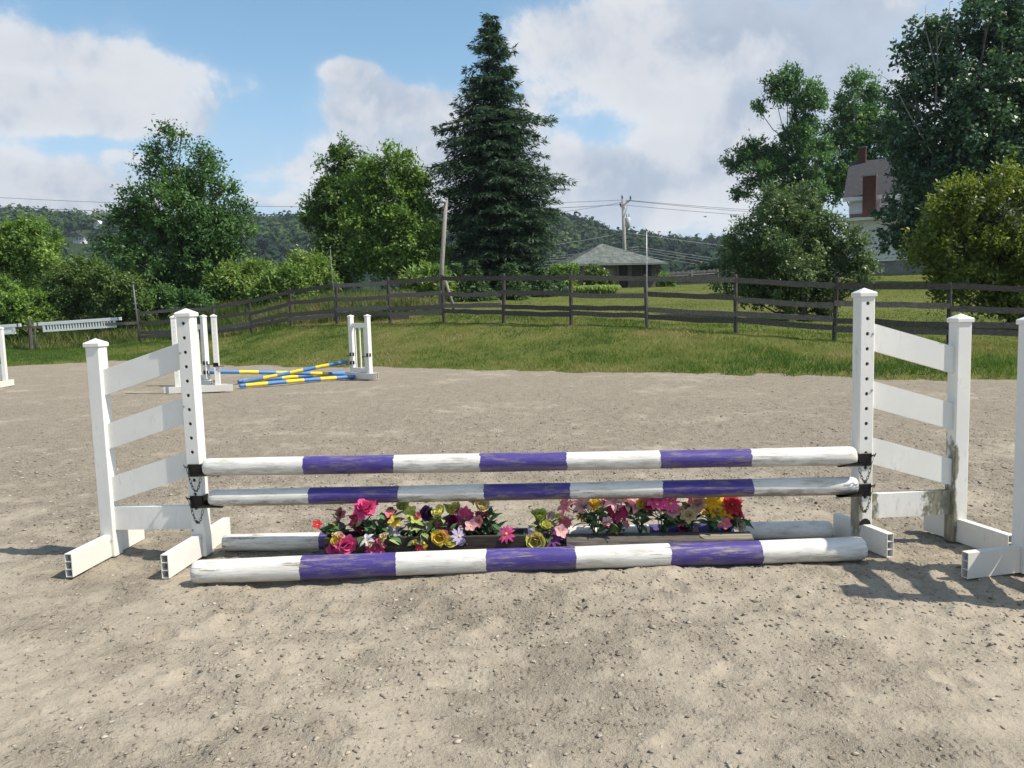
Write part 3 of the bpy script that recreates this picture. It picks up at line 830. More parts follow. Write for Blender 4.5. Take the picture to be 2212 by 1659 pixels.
# ---------------------------------------------------------------- striped poles
def mat_pole(name, ca, cb, bounds, L_, wear=.5, dirt=.6):
    m, N, L, P = new_mat(name)
    tc = N.new('ShaderNodeTexCoord'); ob = tc.outputs['Object']
    oi = N.new('ShaderNodeObjectInfo')
    off = N.new('ShaderNodeVectorMath'); off.operation = 'SCALE'; off.inputs[0].default_value = (31, 17, 11); L.new(oi.outputs['Random'], off.inputs['Scale'])
    ad = N.new('ShaderNodeVectorMath'); ad.operation = 'ADD'; L.new(ob, ad.inputs[0]); L.new(off.outputs[0], ad.inputs[1]); v = ad.outputs[0]
    sep = N.new('ShaderNodeSeparateXYZ'); L.new(ob, sep.inputs[0])
    edge = tnoise(N, L, v, 24, 5, .7)
    fac = mmath(N, L, 'ADD', mmath(N, L, 'MULTIPLY', sep.outputs['X'], 1.0 / L_), mmath(N, L, 'ADD', .495, mmath(N, L, 'MULTIPLY', edge.outputs['Fac'], .010)))
    stops = [(0, ca)]
    for k, b in enumerate(bounds): stops.append((b, cb if k % 2 == 0 else ca))
    r = ramp(N, stops, 'CONSTANT'); L.new(fac, r.inputs[0])
    col = r.outputs[0]
    var = tnoise(N, L, mapping(N, L, v, (.5, 2, 2)), 7, 5, .6)
    vv = ramp(N, [(.3, (.82, .82, .82)), (.7, (1.1, 1.1, 1.1))]); L.new(var.outputs['Fac'], vv.inputs[0])
    col = mixc(N, L, .8, col, vv.outputs[0], 'MULTIPLY')
    film = tnoise(N, L, mapping(N, L, v, (.6, 2.5, 2.5)), 11, 7, .72)
    col = mixc(N, L, mmath(N, L, 'MULTIPLY', maprange(N, L, film.outputs['Fac'], .47, .70), .55), col, (.30, .26, .20))
    grain = tnoise(N, L, mapping(N, L, v, (1.2, 14, 14)), 5, 7, .68)
    patch = tnoise(N, L, mapping(N, L, v, (.8, 2, 2)), 3.2, 3, .5)
    chip = mmath(N, L, 'MULTIPLY', maprange(N, L, grain.outputs['Fac'], .545, .60), maprange(N, L, patch.outputs['Fac'], .46, .60))
    wood = ramp(N, [(.3, (.13, .10, .075)), (.6, (.27, .225, .17)), (.8, (.38, .33, .26))]); L.new(grain.outputs['Fac'], wood.inputs[0])
    col = mixc(N, L, mmath(N, L, 'MULTIPLY', chip, wear), col, wood.outputs[0])
    # mud dried on the underside in a ragged band
    dn = tnoise(N, L, mapping(N, L, v, (.8, 3, 3)), 9, 6, .7)
    low = maprange(N, L, mmath(N, L, 'ADD', sep.outputs['Z'], mmath(N, L, 'MULTIPLY', mmath(N, L, 'SUBTRACT', dn.outputs['Fac'], .5), .16)), -.006, -.045)
    col = mixc(N, L, mmath(N, L, 'MULTIPLY', low, dirt), col, (.235, .195, .150))
    spk = tnoise(N, L, v, 110, 3, .6)
    col = mixc(N, L, mmath(N, L, 'MULTIPLY', maprange(N, L, spk.outputs['Fac'], .66, .72), mmath(N, L, 'MULTIPLY', maprange(N, L, patch.outputs['Fac'], .42, .58), .7)), col, (.10, .085, .07))
    L.new(col, P.inputs['Base Color']); P.inputs['Roughness'].default_value = .5; P.inputs['Specular IOR Level'].default_value = .35
    crack = maprange(N, L, grain.outputs['Fac'], .30, .36, 0, 1)
    b1 = bump(N, L, P, grain.outputs['Fac'], .35, .01)
    bump(N, L, P, crack, .35, .006, b1)
    return m

def pole(a, b, r, mat, name, label, group, seed=0, sides=20, rings=60, bow=.012):
    a = Vector(a); b = Vector(b); L_ = (b - a).length
    q = np.random.default_rng(500 + seed)
    V, F = [], []
    ph = q.uniform(0, 6.28, 6)
    prof = [(-.5 * L_ - .0, .45), (-.5 * L_ + .004, .80), (-.5 * L_ + .014, .95)]
    xs_ = list(np.linspace(-.5 * L_ + .04, .5 * L_ - .04, rings))
    prof = prof + [(x, 1.0) for x in xs_] + [(.5 * L_ - .014, .95), (.5 * L_ - .004, .80), (.5 * L_, .45)]
    for (x, s) in prof:
        u = x / L_
        by = bow * math.sin(3.0 * u + ph[0]) * (1 - 4 * u * u) ; bz = bow * .5 * math.sin(4.5 * u + ph[1]) * (1 - 4 * u * u)
        rr = r * s * (1 + .025 * math.sin(9 * u + ph[2]) + .015 * math.sin(23 * u + ph[3]))
        for j in range(sides):
            an = 2 * math.pi * j / sides
            k = rr * (1 + .03 * math.sin(2 * an + ph[4] + u * 2) + .02 * math.sin(3 * an + ph[5] - u * 4) + q.normal(0, .004))
            V.append((x, by + k * math.cos(an), bz + k * math.sin(an)))
    n = len(prof)
    for i in range(n - 1):
        for j in range(sides):
            F.append((i * sides + j, i * sides + (j + 1) % sides, (i + 1) * sides + (j + 1) % sides, (i + 1) * sides + j))
    V.append((-.5 * L_, 0, 0)); V.append((.5 * L_, 0, 0))
    me = bpy.data.meshes.new(name)
    faces = F + [(len(V) - 2, (j + 1) % sides, j) for j in range(sides)] + [(len(V) - 1, (n - 1) * sides + j, (n - 1) * sides + (j + 1) % sides) for j in range(sides)]
    me.from_pydata(V, [], faces); me.polygons.foreach_set('use_smooth', [True] * len(faces)); me.update()
    o = link(name, me, None, None if callable(mat) else mat)
    if callable(mat): me.materials.clear(); me.materials.append(mat(L_))
    x = (b - a).normalized(); y = Vector((0, 0, 1)).cross(x).normalized(); z = x.cross(y)
    o.matrix_world = Matrix.Translation((a + b) / 2) @ Matrix((x, y, z)).transposed().to_4x4()
    tag(o, label, 'jump pole', group)
    return o
WHITE = (.74, .72, .665); PURPLE = (.068, .049, .238)
BND = [.160, .297, .431, .566, .704, .842]
G_P = 'purple and white striped jump poles'
def P3(xd, yd, Y): return at_depth(xd, yd, Y)
PT_L, PT_R = P3(441, 1009, 4.535), P3(1848, 985, 4.355)
P2_L, P2_R = P3(454, 1076, 4.555), P3(1851, 1049, 4.375)
LP = (PT_R - PT_L).length
m1 = mat_pole('purple_white_paint', WHITE, PURPLE, BND, LP, .6, .45)
m2 = mat_pole('purple_white_paint_muddy', WHITE, PURPLE, BND, LP, .75, .9)
m3 = mat_pole('purple_white_paint_chipped', WHITE, PURPLE, BND, 3.62, .95, .25)
pole(PT_L, PT_R, .0515, m1, 'jump_pole', 'topmost purple and white striped pole of the near jump', G_P, 1, bow=.004)
pole(P2_L, P2_R, .050, m2, 'jump_pole', 'second purple and white pole, muddy underneath, hanging above the flowers', G_P, 2, bow=.006)
gl, gr_ = on_level(412, 1262), on_level(1873, 1211)
RG = .061
pole((gl.x, gl.y + .035, RG - .006), (gr_.x, gr_.y + .035, RG - .004), RG, m3, 'jump_pole', 'thick purple and white ground pole lying in front of the flowers', G_P, 3, bow=.010)
bl, br_ = on_level(478, 1192), on_level(1803, 1166)
pole((bl.x, bl.y + .04, .045), (br_.x, br_.y + .05, .047), .050, m3, 'jump_pole', 'purple and white ground pole lying behind the flower boxes, its end bare wood', G_P, 4, bow=.006)

# ---------------------------------------------------------------- cups that hold the poles
def chain_mesh(a, b, sag, n=15):
    mb = MB(); a = Vector(a); b = Vector(b)
    P = []
    for k in range(n + 1):
        u = k / n; P.append(a.lerp(b, u) + Vector((0, 0, -sag * 4 * u * (1 - u))))
    for k in range(n):
        d = P[k + 1] - P[k]; c = (P[k] + P[k + 1]) / 2; l = d.length * .68; t = d.normalized()
        s = t.cross(Vector((0, 1, 0))).normalized() if k % 2 == 0 else Vector((0, 1, 0))
        ring = [c + t * (l * math.cos(q)) + s * (.0064 * math.sin(q)) for q in np.linspace(0, 2 * math.pi, 9)]
        mb.tube(ring, .0018, 5, caps=False)
    return mb
def jump_cup(loc, rz, side, label, up=True):
    t = empty('jump_cup', loc, rz); tag(t, label, 'jump cup', 'black steel jump cups')
    h = PW / 2
    mb = MB(); mb.box((side * .013, -h - .0055, .002), (.088, .007, .074), bev=.002); mb.build('plate', M_STEEL, t)
    mb = MB(); mb.box((side * (h + .0035), -.018, .002), (.006, .078, .074), bev=.002); mb.build('side_plate', M_STEEL, t)
    # tray: a trough under the pole, cut back at an angle towards its tip
    mb = MB(); R = .058; cz = .0305; cyy = -.055
    rows = 7
    for k in range(9):
        x0, x1 = h + .004 + k * .0135, h + .004 + (k + 1) * .0135
        for j in range(rows):
            def ang(u, x):
                w = 1.05 - .55 * max(0, (x - h - .05) / .08)
                return -math.pi / 2 + (u - .5) * 2 * w
            q = []
            for (x, u) in ((x0, j / rows), (x1, j / rows), (x1, (j + 1) / rows), (x0, (j + 1) / rows)):
                a = ang(u, x); q.append((side * x, cyy + R * math.cos(a), cz + R * math.sin(a)))
            mb.poly(q, True); mb.poly([(p[0], p[1], p[2] - .004) for p in q][::-1], True)
    mb.build('tray', M_STEEL, t)
    mb = MB(); px = -side * .022; pz = .022
    mb.tube([(px, -h - .008, pz), (px - side * .010, -h - .04, pz + .012)], .0042, 8)
    mb.tube([(px - side * .016, -h - .038, pz + .022), (px - side * .004, -h - .040, pz + .000)], .003, 6)
    mb.build('pin', M_CHAIN, t)
    chain_mesh((px - side * .004, -h - .022, pz - .004), (side * (h + .028), -.105, -.034), .105, 13).build('chain', M_CHAIN, t)
    return t
for (pp, nm) in ((PT_L, 'upper'), (P2_L, 'lower')):
    jump_cup((LPOS[0], LPOS[1], pp.z - .052 + .024), RAD(-5), 1, f'{nm} black steel cup with chain on the left standard')
for (pp, nm) in ((PT_R, 'upper'), (P2_R, 'lower')):
    jump_cup((RPOS[0], RPOS[1], pp.z - .052 + .024), RAD(5), -1, f'{nm} black steel cup with chain on the moss stained standard')

# ---------------------------------------------------------------- far crossrail jump
ME_P9 = post_mesh('post', .095, 1.30, [1.22 - .0762 * k for k in range(13)], r=.008, spacing=.0762); ME_P9.materials.append(M_VINYL)
ME_C9 = cap_mesh(.095); ME_C9.materials.append(M_VINYL)
ME_SL = None
def slat_standard(a, b, label, slats=True, footdir=None, H=1.0):
    """Two posts at a and b with an upright slat panel between them, on hollow feet."""
    a = Vector((a[0], a[1], 0)); b = Vector((b[0], b[1], 0)); d = b - a
    t = empty('slatted_standard', (a.x, a.y, 0), math.atan2(d.y, d.x)); tag(t, label, 'jump standard', 'white upright jump standards of the crossrail')
    W = d.length
    for x in (0, W):
        p = link('post', ME_P9, t); p.location = (x, 0, 0); p.scale = (1, 1, H)
        c = link('cap', ME_C9, p); c.location = (0, 0, 1.30)
    if slats:
        x0, x1 = .0475, W - .0475
        mb = MB(); mb.box(((x0 + x1) / 2, 0, 1.12 * H), (x1 - x0 + .01, .04, .10), bev=.003); mb.build('top_rail', M_VINYL, t)
        mb = MB(); mb.box(((x0 + x1) / 2, 0, .17), (x1 - x0 + .01, .04, .10), bev=.003); mb.build('bottom_rail', M_VINYL, t)
        n = 3
        for k in range(n):
            x = x0 + (x1 - x0) * (k + .5) / n
            mb = MB(); mb.box((x, 0, .22 + (1.07 * H - .22) / 2), (.036, .022, 1.07 * H - .222), bev=.002); mb.build('slat', M_VINYL, t)
    L1 = W + .42
    mb = foot_mesh(L1, .05, .12)
    for yy in (-.076, .076):
        o = link('foot', mb, t, M_FOOT); o.rotation_euler = (0, 0, math.pi / 2); o.location = (W / 2 + (.06 if yy < 0 else -.06), yy, .001)
    return t
def lvl(x, y, z=0): 
    p = on_level(x, y, z); return (p.x, p.y)
ra, rb = lvl(763, 803, .127), lvl(799, 805, .127)
slat_standard(ra, rb, 'white slatted standard at the right end of the blue and yellow crossrail')
la, lc = lvl(385, 834, .127), lvl(471, 830, .127)
slat_standard(la, lc, 'pair of white posts on a long hollow foot at the left end of the crossrail', slats=False, H=1.07)
lb = at_depth(448, 820, 16.0); lb2 = at_depth(420, 820, 16.3)
slat_standard((lb2.x, lb2.y), (lb.x, lb.y), 'white slatted standard behind the pair of posts, holding the blue pole end', H=1.07)
BLUE = (.055, .205, .50); YEL = (.80, .60, .025)
mby = lambda L_: mat_pole('blue_yellow_paint', BLUE, YEL, [.19, .32, .44, .56, .68, .81], L_, .35, .35)
mby2 = lambda L_: mat_pole('blue_yellow_ground_paint', BLUE, YEL, [.05, .225, .38, .53, .675, .815], L_, .55, .35)
G_C = 'blue and yellow striped crossrail poles'
r4 = .041
c1a = at_depth(452, 803, 15.85); c1b = on_level(760, 813)
c2a = at_depth(752, 781, 17.0); c2b = on_level(505, 832)
pole(c1a, (c1b.x, c1b.y + .12, r4), r4, mby, 'crossrail_pole', 'blue and yellow pole sloping down from the left end of the crossrail', G_C, 11, 14, 30)
pole((c2b.x + .1, c2b.y + .22, r4), c2a, r4, mby, 'crossrail_pole', 'blue and yellow pole sloping down from the right slatted standard', G_C, 12, 14, 30)
g1a, g1b = on_level(517, 838), on_level(769, 817)
pole((g1a.x, g1a.y, r4), (g1b.x, g1b.y, r4), r4, mby2, 'crossrail_pole', 'blue and yellow pole on the sand in front of the crossrail', G_C, 13, 14, 30)
g2a, g2b = on_level(512, 829), on_level(742, 809)
pole((g2a.x, g2a.y + .05, r4), (g2b.x, g2b.y + .15, r4), r4, mby2, 'crossrail_pole', 'blue and yellow pole on the sand behind the crossrail', G_C, 14, 14, 30)
def small_cup(P, face, label):
    t = empty('jump_cup', P, 0); tag(t, label, 'jump cup', 'black steel jump cups')
    mb = MB(); mb.box((0, -.052, 0), (.10, .008, .075), bev=.002); mb.build('plate', M_STEEL, t)
    mb = MB(); mb.box((face * .09, -.03, -.03), (.10, .07, .012), bev=.002); mb.build('tray', M_STEEL, t)
    mb = MB(); mb.tube([(-face * .03, -.06, .01), (-face * .03, -.10, .02)], .005, 6); mb.build('pin', M_CHAIN, t)
for (p, zz, f, lb_) in ((ra, c2a.z - .02, -1, 'lower cup of the right slatted standard, holding a blue pole end'), (ra, c2a.z + .16, -1, 'empty cup above the blue pole end on the right slatted standard'),
                        (rb, .50, -1, 'empty cup on the outer post of the right slatted standard'), (lc, .50, 1, 'empty cup on the pair of posts at the left end of the crossrail'),
                        ((lb.x, lb.y), c1a.z - .02, 1, 'cup behind the pair of posts, holding a blue pole end'), ((lb.x, lb.y), c1a.z + .17, 1, 'empty cup above the blue pole end behind the pair of posts')):
    small_cup((p[0], p[1], zz), f, lb_)

# ================================================================ BOARD FENCE
M_BOARD = simple_mat('weathered_dark_board', (.075, .062, .052), (.195, .168, .142), 6, .8, .4, .2, (1, 6, 6), rnd=.45)
M_GREYB = simple_mat('bare_grey_board', (.10, .095, .085), (.20, .19, .17), 6, .85, .4, .2, (1, 6, 6), rnd=.3)
M_POSTW = simple_mat('weathered_fence_post', (.045, .040, .036), (.120, .110, .096), 9, .85, .5, .2, (5, 5, 1), rnd=.4)
def plank(a, b, h, t, mat, parent, name='board', seed=0):
    """A sawn board from a to b (centre line), slightly sagging and uneven."""
    q = np.random.default_rng(900 + seed); a = Vector(a); b = Vector(b)
    d = (b - a); n = Vector((d.y, -d.x, 0)).normalized() * (t / 2)
    mb = MB(); K = 5; rows = []
    for k in range(K + 1):
        u = k / K; c = a.lerp(b, u); c.z += -.02 * 4 * u * (1 - u) * q.uniform(-.3, 1) + q.normal(0, .004)
        hh = h / 2 * (1 + q.normal(0, .03)); z = Vector((0, 0, hh))
        rows.append([c - n - z, c + n - z, c + n + z, c - n + z])
    for k in range(K):
        for j in range(4): mb.poly([rows[k][j], rows[k + 1][j], rows[k + 1][(j + 1) % 4], rows[k][(j + 1) % 4]])
    mb.poly(rows[0]); mb.poly(rows[-1][::-1])
    return mb.build(name, mat, parent)
def fence_post(p, top, parent, lean=(0, 0), w=.085, mat=None):
    mb = MB(); b = Vector((p.x, p.y, p.z - .25)); e = Vector((p.x + lean[0], p.y + lean[1], p.z + top))
    mb.tube([b, b.lerp(e, .5), e - Vector((0, 0, .015)), e], [w * .66, w * .64, w * .62, w * .50], 8, smooth=False)
    return mb.build('post', mat or M_POSTW, parent)
fence = empty('board_fence', FENCE_P[7]); fence.location = (0, 0, 0)
tag(fence, 'dark weathered four board fence curving along the top of the bank', 'fence')
BZ = [1.28, .838, .470, .295]
tops = []
for i, p in enumerate(FENCE_P):
    g = gz(p.x, p.y); base = Vector((p.x, p.y, g)); tops.append(base)
    fence_post(base, 1.42 + .05 * math.sin(i * 2.3), fence, (.05 * math.sin(i * 1.7), .03 * math.cos(i * 2.9)))
for i in range(len(tops) - 1):
    a, b = tops[i], tops[i + 1]
    d = (b - a).normalized(); nrm = Vector((d.y, -d.x, 0)).normalized()
    if nrm.y > 0: nrm = -nrm
    for k, z in enumerate(BZ):
        off = nrm * .085
        j = .03 * math.sin(i * 3.1 + k * 1.9)
        bare = (i == 5 and k in (0, 2))
        # boards meet end to end on the posts
        plank(a + off + Vector((0, 0, z + j)) + d * .004, b + off + Vector((0, 0, z + .03 * math.sin(i * 3.1 + k * 1.9 + .8))) - d * .004, .130, .026, M_GREYB if bare else M_BOARD, fence, 'board', i * 4 + k)
# stub of a fallen board beside the seventh post
plank(tops[6] + Vector((.05, -.12, .18)), tops[6] + Vector((.62, -.18, .17)), .10, .026, M_BOARD, fence, 'board', 99)
# the single rail on the left on which fillers hang
lf = empty('rail_fence', (0, 0, 0)); tag(lf, 'single dark rail fence at the left in front of the bushes', 'fence')
lp = [at_depth(-330, 757, 34.4), at_depth(-130, 757, 34.5), at_depth(68, 757, 34.5)]
lb_pts = []
for p in lp:
    b = Vector((p.x, p.y, gz(p.x, p.y))); lb_pts.append(b); fence_post(b, 1.36, lf, (.02, 0), .12)
rail_y = [at_depth(-330, 716, 34.2), at_depth(-130, 711, 34.3), at_depth(68, 706.5, 34.35), at_depth(300, 697, 33.85)]
for k in range(3): plank(rail_y[k] + Vector((.004, -.10, 0)), rail_y[k + 1] - Vector((.004, .10, 0)), .12, .03, M_BOARD, lf, 'rail', 120 + k)
stake = MB(); s0 = at_depth(72, 706, 34.2); s1 = at_depth(79, 752, 34.0); stake.box(((s0 + s1) / 2), (.05, .05, (s0.z - s1.z) + .1), M=Matrix.Rotation(.06, 3, 'Y')); stake.build('brace', M_GREYB, lf)

# ---- fillers hanging on that rail
M_FILL = simple_mat('filler_white_paint', (.66, .69, .69), (.76, .78, .78), 4, .5)
def filler(x0d, y0d, x1d, y1d, D, label, slotted, name):
    a, b = at_depth(x0d, y0d, D), at_depth(x1d, y1d, D); L_ = (b - a).length
    t = empty(name, a); d = (b - a).normalized()
    t.rotation_euler = (0, -math.asin(d.z), math.atan2(d.y, d.x))
    tag(t, label, 'jump filler', 'white jump fillers hung on the rail')
    mb = MB(); mb.box((L_ / 2, 0, -.065), (L_, .05, .135), bev=.004); mb.build('hanging_beam', M_FILL, t)
    x0, x1 = .36, L_ - .27; top, bot = -.1335, -.42
    mb = MB()
    mb.box((x0 + .05, 0, (top + bot) / 2), (.10, .04, top - bot - .001)); mb.box((x1 - .05, 0, (top + bot) / 2), (.10, .04, top - bot - .001))
    mb.box(((x0 + x1) / 2, 0, bot + .045), (x1 - x0 - .201, .04, .09)); mb.build('frame', M_FILL, t)
    if slotted:
        n = 23; me = MB(); me.box((0, 0, 0), (.058, .03, top - bot - .092)); me = me.mesh('slat')
        me.materials.append(M_FILL)
        for k in range(n):
            o = link('slat', me, t); o.location = (x0 + .10 + (x1 - x0 - .20) * (k + 1) / (n + 1), 0, (top + bot + .09) / 2)
    else:
        mb = MB(); mb.box(((x0 + x1) / 2, .005, (top + bot + .09) / 2), (x1 - x0 - .202, .02, top - bot - .092)); mb.build('panel', M_FILL, t)
    for x in (.17, L_ - .13):
        mb = MB(); mb.box((x, -.03, -.06), (.035, .008, .17)); mb.box((x, -.06, -.142), (.035, .06, .008)); mb.build('hook', M_STEEL, t)
filler(73, 697.5, 262, 685, 33.9, 'white slotted filler hanging on the rail above the arena', True, 'slotted_filler')
filler(-140, 711, 45, 699, 34.0, 'white panelled filler hanging on the rail at the left picture edge', False, 'panel_filler')

# ---- slim pipes standing by the fence
M_PIPE = simple_mat('galvanised_pipe', (.26, .27, .27), (.42, .43, .42), 20, .45, 0, .5, metallic=.6)
M_PIPED = simple_mat('dull_pipe', (.10, .105, .105), (.17, .17, .165), 20, .5, 0, .4, metallic=.4)
def pipe(xb, yb, xt, yt, D, r, label, mat, cap=True):
    b, t_ = at_depth(xb, yb, D), at_depth(xt, yt, D); b.z = gz(b.x, b.y) - .1
    t = empty('slim_pipe', b); tag(t, label, 'pipe')
    mb = MB(); mb.tube([(0, 0, 0), (t_ - b) * .5, t_ - b], [r, r, r * .9], 8); mb.build('shaft', mat, t)
    mb = MB(); mb.tube([t_ - b - Vector((0, 0, .02)), t_ - b + Vector((0, 0, .06))], [r * 1.6, r * 1.5], 8); mb.build('cap', mat, t)
    return t, b
pipe(1398, 712, 1396.5, 497, 20.55, .015, 'tall thin galvanised pipe at a fence post before the wooden hut', M_PIPE)
pipe(726, 700, 713, 537, 26.6, .016, 'thin leaning pipe beside the fence in front of the maples', M_PIPED)
pp, pb = pipe(303, 742, 287, 612, 33.6, .036, 'dark thin pipe beside the rail with the hanging fillers', M_PIPED)
mb = MB(); q = at_depth(292, 656, 33.6) - pb; mb.box(q, (.14, .05, .05)); mb.build('bracket', M_PIPE, pp)

# ---- old leaning light pole with a brace
M_POLEW = simple_mat('silvered_pole', (.17, .155, .135), (.33, .31, .27), 5, .85, .4, .2, (6, 6, .6))
b = at_depth(953, 697, 25.2); b.z = gz(b.x, b.y) - .2; tp = at_depth(964, 428, 25.2)
lp_ = empty('leaning_pole', b); tag(lp_, 'old grey leaning wooden light pole with a brace behind the fence', 'pole')
mb = MB(); mid = b.lerp(tp, .45) + Vector((-.05, 0, 0)); mb.tube([(0, 0, 0), mid - b, tp - b], [.085, .075, .055], 10); mb.build('shaft', M_POLEW, lp_)
c = at_depth(985, 693, 25.6); c.z = gz(c.x, c.y) - .1; c2 = at_depth(962, 606, 25.3)
mb = MB(); mb.tube([c - b, c2 - b], [.06, .05], 8); mb.build('brace', M_POLEW, lp_)
mb = MB(); q = at_depth(956, 434, 25.1) - b; mb.tube([q + Vector((0, 0, .08)), q, q - Vector((0, 0, .06))], [.03, .10, .11], 12); mb.build('lamp_shade', simple_mat('enamel_lamp', (.28, .29, .30), (.36, .37, .38), 10, .4), lp_)
mb = MB(); q2 = at_depth(946, 433, 25.1) - b; mb.tube([q2, q + Vector((0, .05, .05)), at_depth(966, 430, 25.15) - b], .012, 6); mb.build('bracket', M_STEEL, lp_)
M_STK = M_POSTW
# ================================================================ UTILITY POLE AND WIRES
M_UP = simple_mat('pale_utility_pole', (.24, .23, .21), (.42, .40, .37), 3, .85, .3, .2, (6, 6, .5))
UD = 76.0
ub = at_depth(1351, 612, UD); ub.z = gz(ub.x, ub.y) - .5; ut = at_depth(1346, 431, UD)
up = empty('utility_pole', ub); tag(up, 'pale wooden utility pole with crossarm and transformer behind the hut', 'utility pole')
mb = MB(); mb.tube([(0, 0, 0), ut - ub], [.20, .15], 10); mb.build('shaft', M_UP, up)
ca_, cb_ = at_depth(1341, 447, UD - .3), at_depth(1362, 432, UD - .3)
mb = MB(); dd = cb_ - ca_; mb.box((ca_ + cb_) / 2 - ub, (dd.length, .12, .15), M=Matrix.Rotation(-math.atan2(dd.z, dd.x), 3, 'Y')); mb.build('crossarm', M_UP, up)
mb = MB(); mb.tube([at_depth(1347, 470, UD - .3) - ub, at_depth(1357, 441, UD - .4) - ub], .04, 6); mb.build('arm_brace', M_UP, up)
M_INS = simple_mat('dark_insulator', (.05, .05, .055), (.09, .09, .10), 30, .3, 0, .5)
for (x, y) in ((1340.5, 446), (1344, 430), (1362, 431)):
    q = at_depth(x, y, UD - .35) - ub; mb = MB(); mb.tube([q, q + Vector((0, 0, .18)), q + Vector((0, 0, .36))], [.05, .09, .05], 8); mb.build('insulator', M_INS, up)
q = at_depth(1356, 480, UD - .5) - ub; mb = MB(); mb.tube([q - Vector((0, 0, .45)), q - Vector((0, 0, .40)), q + Vector((0, 0, .38)), q + Vector((0, 0, .46))], [.20, .26, .26, .16], 14)
tr = mb.build('transformer', simple_mat('transformer_grey', (.42, .43, .43), (.55, .56, .56), 8, .5), up)
for dx in (-.1, .12):
    mb = MB(); mb.tube([q + Vector((dx, 0, .44)), q + Vector((dx, 0, .78))], [.05, .03], 6); mb.build('bushing', M_INS, tr)
M_WIRE = simple_mat('power_wire', (.05, .055, .06), (.09, .095, .10), 5, .6)
M_WIREL = simple_mat('pale_cable', (.30, .31, .31), (.40, .41, .41), 5, .6)
def wire(a, b, sag, r, label, mat, n=36):
    a = Vector(a); b = Vector(b); P = [a.lerp(b, k / n) - Vector((0, 0, sag * 4 * (k / n) * (1 - k / n))) for k in range(n + 1)]
    mb = MB(); mb.tube([p - a for p in P], r, 5); o = mb.build('wire', mat); o.location = a
    tag(o, label, 'wire', 'overhead wires'); return o
WA = [at_depth(1341, 442, UD), at_depth(1345, 432, UD), at_depth(1362, 433, UD)]
# the next poles of the line stand outside the picture
wire(WA[1], at_depth(-260, 410, UD), 1.05, .018, 'upper power wire running left from the utility pole past the trees', M_WIRE)
wire(WA[0], at_depth(-260, 430, UD), 1.15, .022, 'lower power wire running left from the utility pole past the trees', M_WIRE)
wire(WA[2], at_depth(1000, 466, UD + 2), .5, .016, 'short power wire from the crossarm into the tall spruce', M_WIRE)
wire(WA[2], at_depth(2300, 470, UD), .55, .018, 'upper power wire running right from the utility pole crossarm', M_WIRE)
wire(WA[1], at_depth(2300, 478, UD), .65, .018, 'middle power wire running right from the utility pole', M_WIRE)
wire(WA[0], at_depth(2300, 484, UD), .60, .018, 'lower power wire running right from the utility pole', M_WIRE)
wire(at_depth(1350, 502, UD), at_depth(2300, 566, UD), 0.9, .022, 'pale cable running right below the transformer', M_WIREL)
wire(at_depth(1350, 502, UD), at_depth(1000, 545, UD), .35, .022, 'pale cable running left below the transformer', M_WIREL)
for k, (y0, y1) in enumerate(((533, 545), (538, 553), (543, 563), (550, 572))):
    wire(at_depth(1040, y0 + 30, UD + 3), at_depth(1380, y0, UD + 3), .2, .016, ['first', 'second', 'third', 'fourth'][k] + ' from top of the low cables left of the hut roof', M_WIREL, 16)
    wire(at_depth(1380, y0, UD + 3), at_depth(2300, y1 + 70, UD + 3), .8, .016, ['first', 'second', 'third', 'fourth'][k] + ' from top of the low cables right of the hut roof', M_WIREL)

# ================================================================ WOODEN HUT
M_SHING = simple_mat('grey_green_shingle', (.105, .125, .115), (.24, .265, .245), 2.2, .85, .3, .2, rnd=.0)
M_LOG = simple_mat('weathered_hut_board', (.085, .076, .066), (.20, .18, .155), 3, .85, .4, .2, (1, 1, 8))
M_LOGD = simple_mat('dark_hut_board', (.030, .026, .024), (.068, .058, .050), 3, .85, .4, .2, (6, 6, 1), rnd=.3)
M_SHUT = simple_mat('grey_shutter', (.12, .11, .10), (.22, .205, .185), 4, .8, .3, .2, (8, 8, .7), rnd=.35)
hc = at_depth(1238, 625, 57.0)
h0 = Vector((hc.x, hc.y, gz(hc.x, hc.y) - .2))
hut = empty('wooden_hut', h0, RAD(13)); tag(hut, 'low wooden hut with grey hipped shingle roof beyond the fence', 'hut')
HW, HDp = 6.45, 5.4                       # wall size; local x right, y back, front left corner at the origin
EH, AH = 2.18, 3.70
mb = MB(); T_ = .12
nb = 11
for k in range(nb):                        # lapped boards on the front and the left side
    z0 = .2 + k * (EH - .2) / nb; zc_ = z0 + (EH - .2) / nb / 2; hh = (EH - .2) / nb - .012
    for (x0, x1) in ((0, 3.42), (4.18, HW)):
        mb.box(((x0 + x1) / 2, -.0 + .012 * (k % 2), zc_), (x1 - x0, .09, hh), M=Matrix.Rotation(.03, 3, 'X'))
    mb.box((.012 * (k % 2), HDp / 2, zc_), (.09, HDp - .1, hh)); mb.box((HW, HDp / 2, zc_), (.09, HDp - .1, hh)); mb.box((HW / 2, HDp, zc_), (HW - .1, .09, hh))
mb.box((3.8, .0, EH - .05), (.755, .085, .2))
mb.build('wall', M_LOG, hut)
for (x, w) in ((1.0, .75), (1.95, .6), (2.75, .7), (4.85, .7), (5.65, .7)):
    mb = MB(); mb.box((x, -.075, 1.55), (w, .05, .95)); s = mb.build('shutter', M_SHUT if x < 3.2 else M_LOGD, hut)
    mb = MB(); mb.box((x, -.075, 2.045), (w + .12, .07, .035)); mb.box((x, -.075, 1.05), (w + .12, .07, .04)); mb.build('frame', M_LOGD, s)
mb = MB(); mb.box((3.8, .05, 1.0), (.74, .05, 1.9)); dr = mb.build('door', M_LOGD, hut)
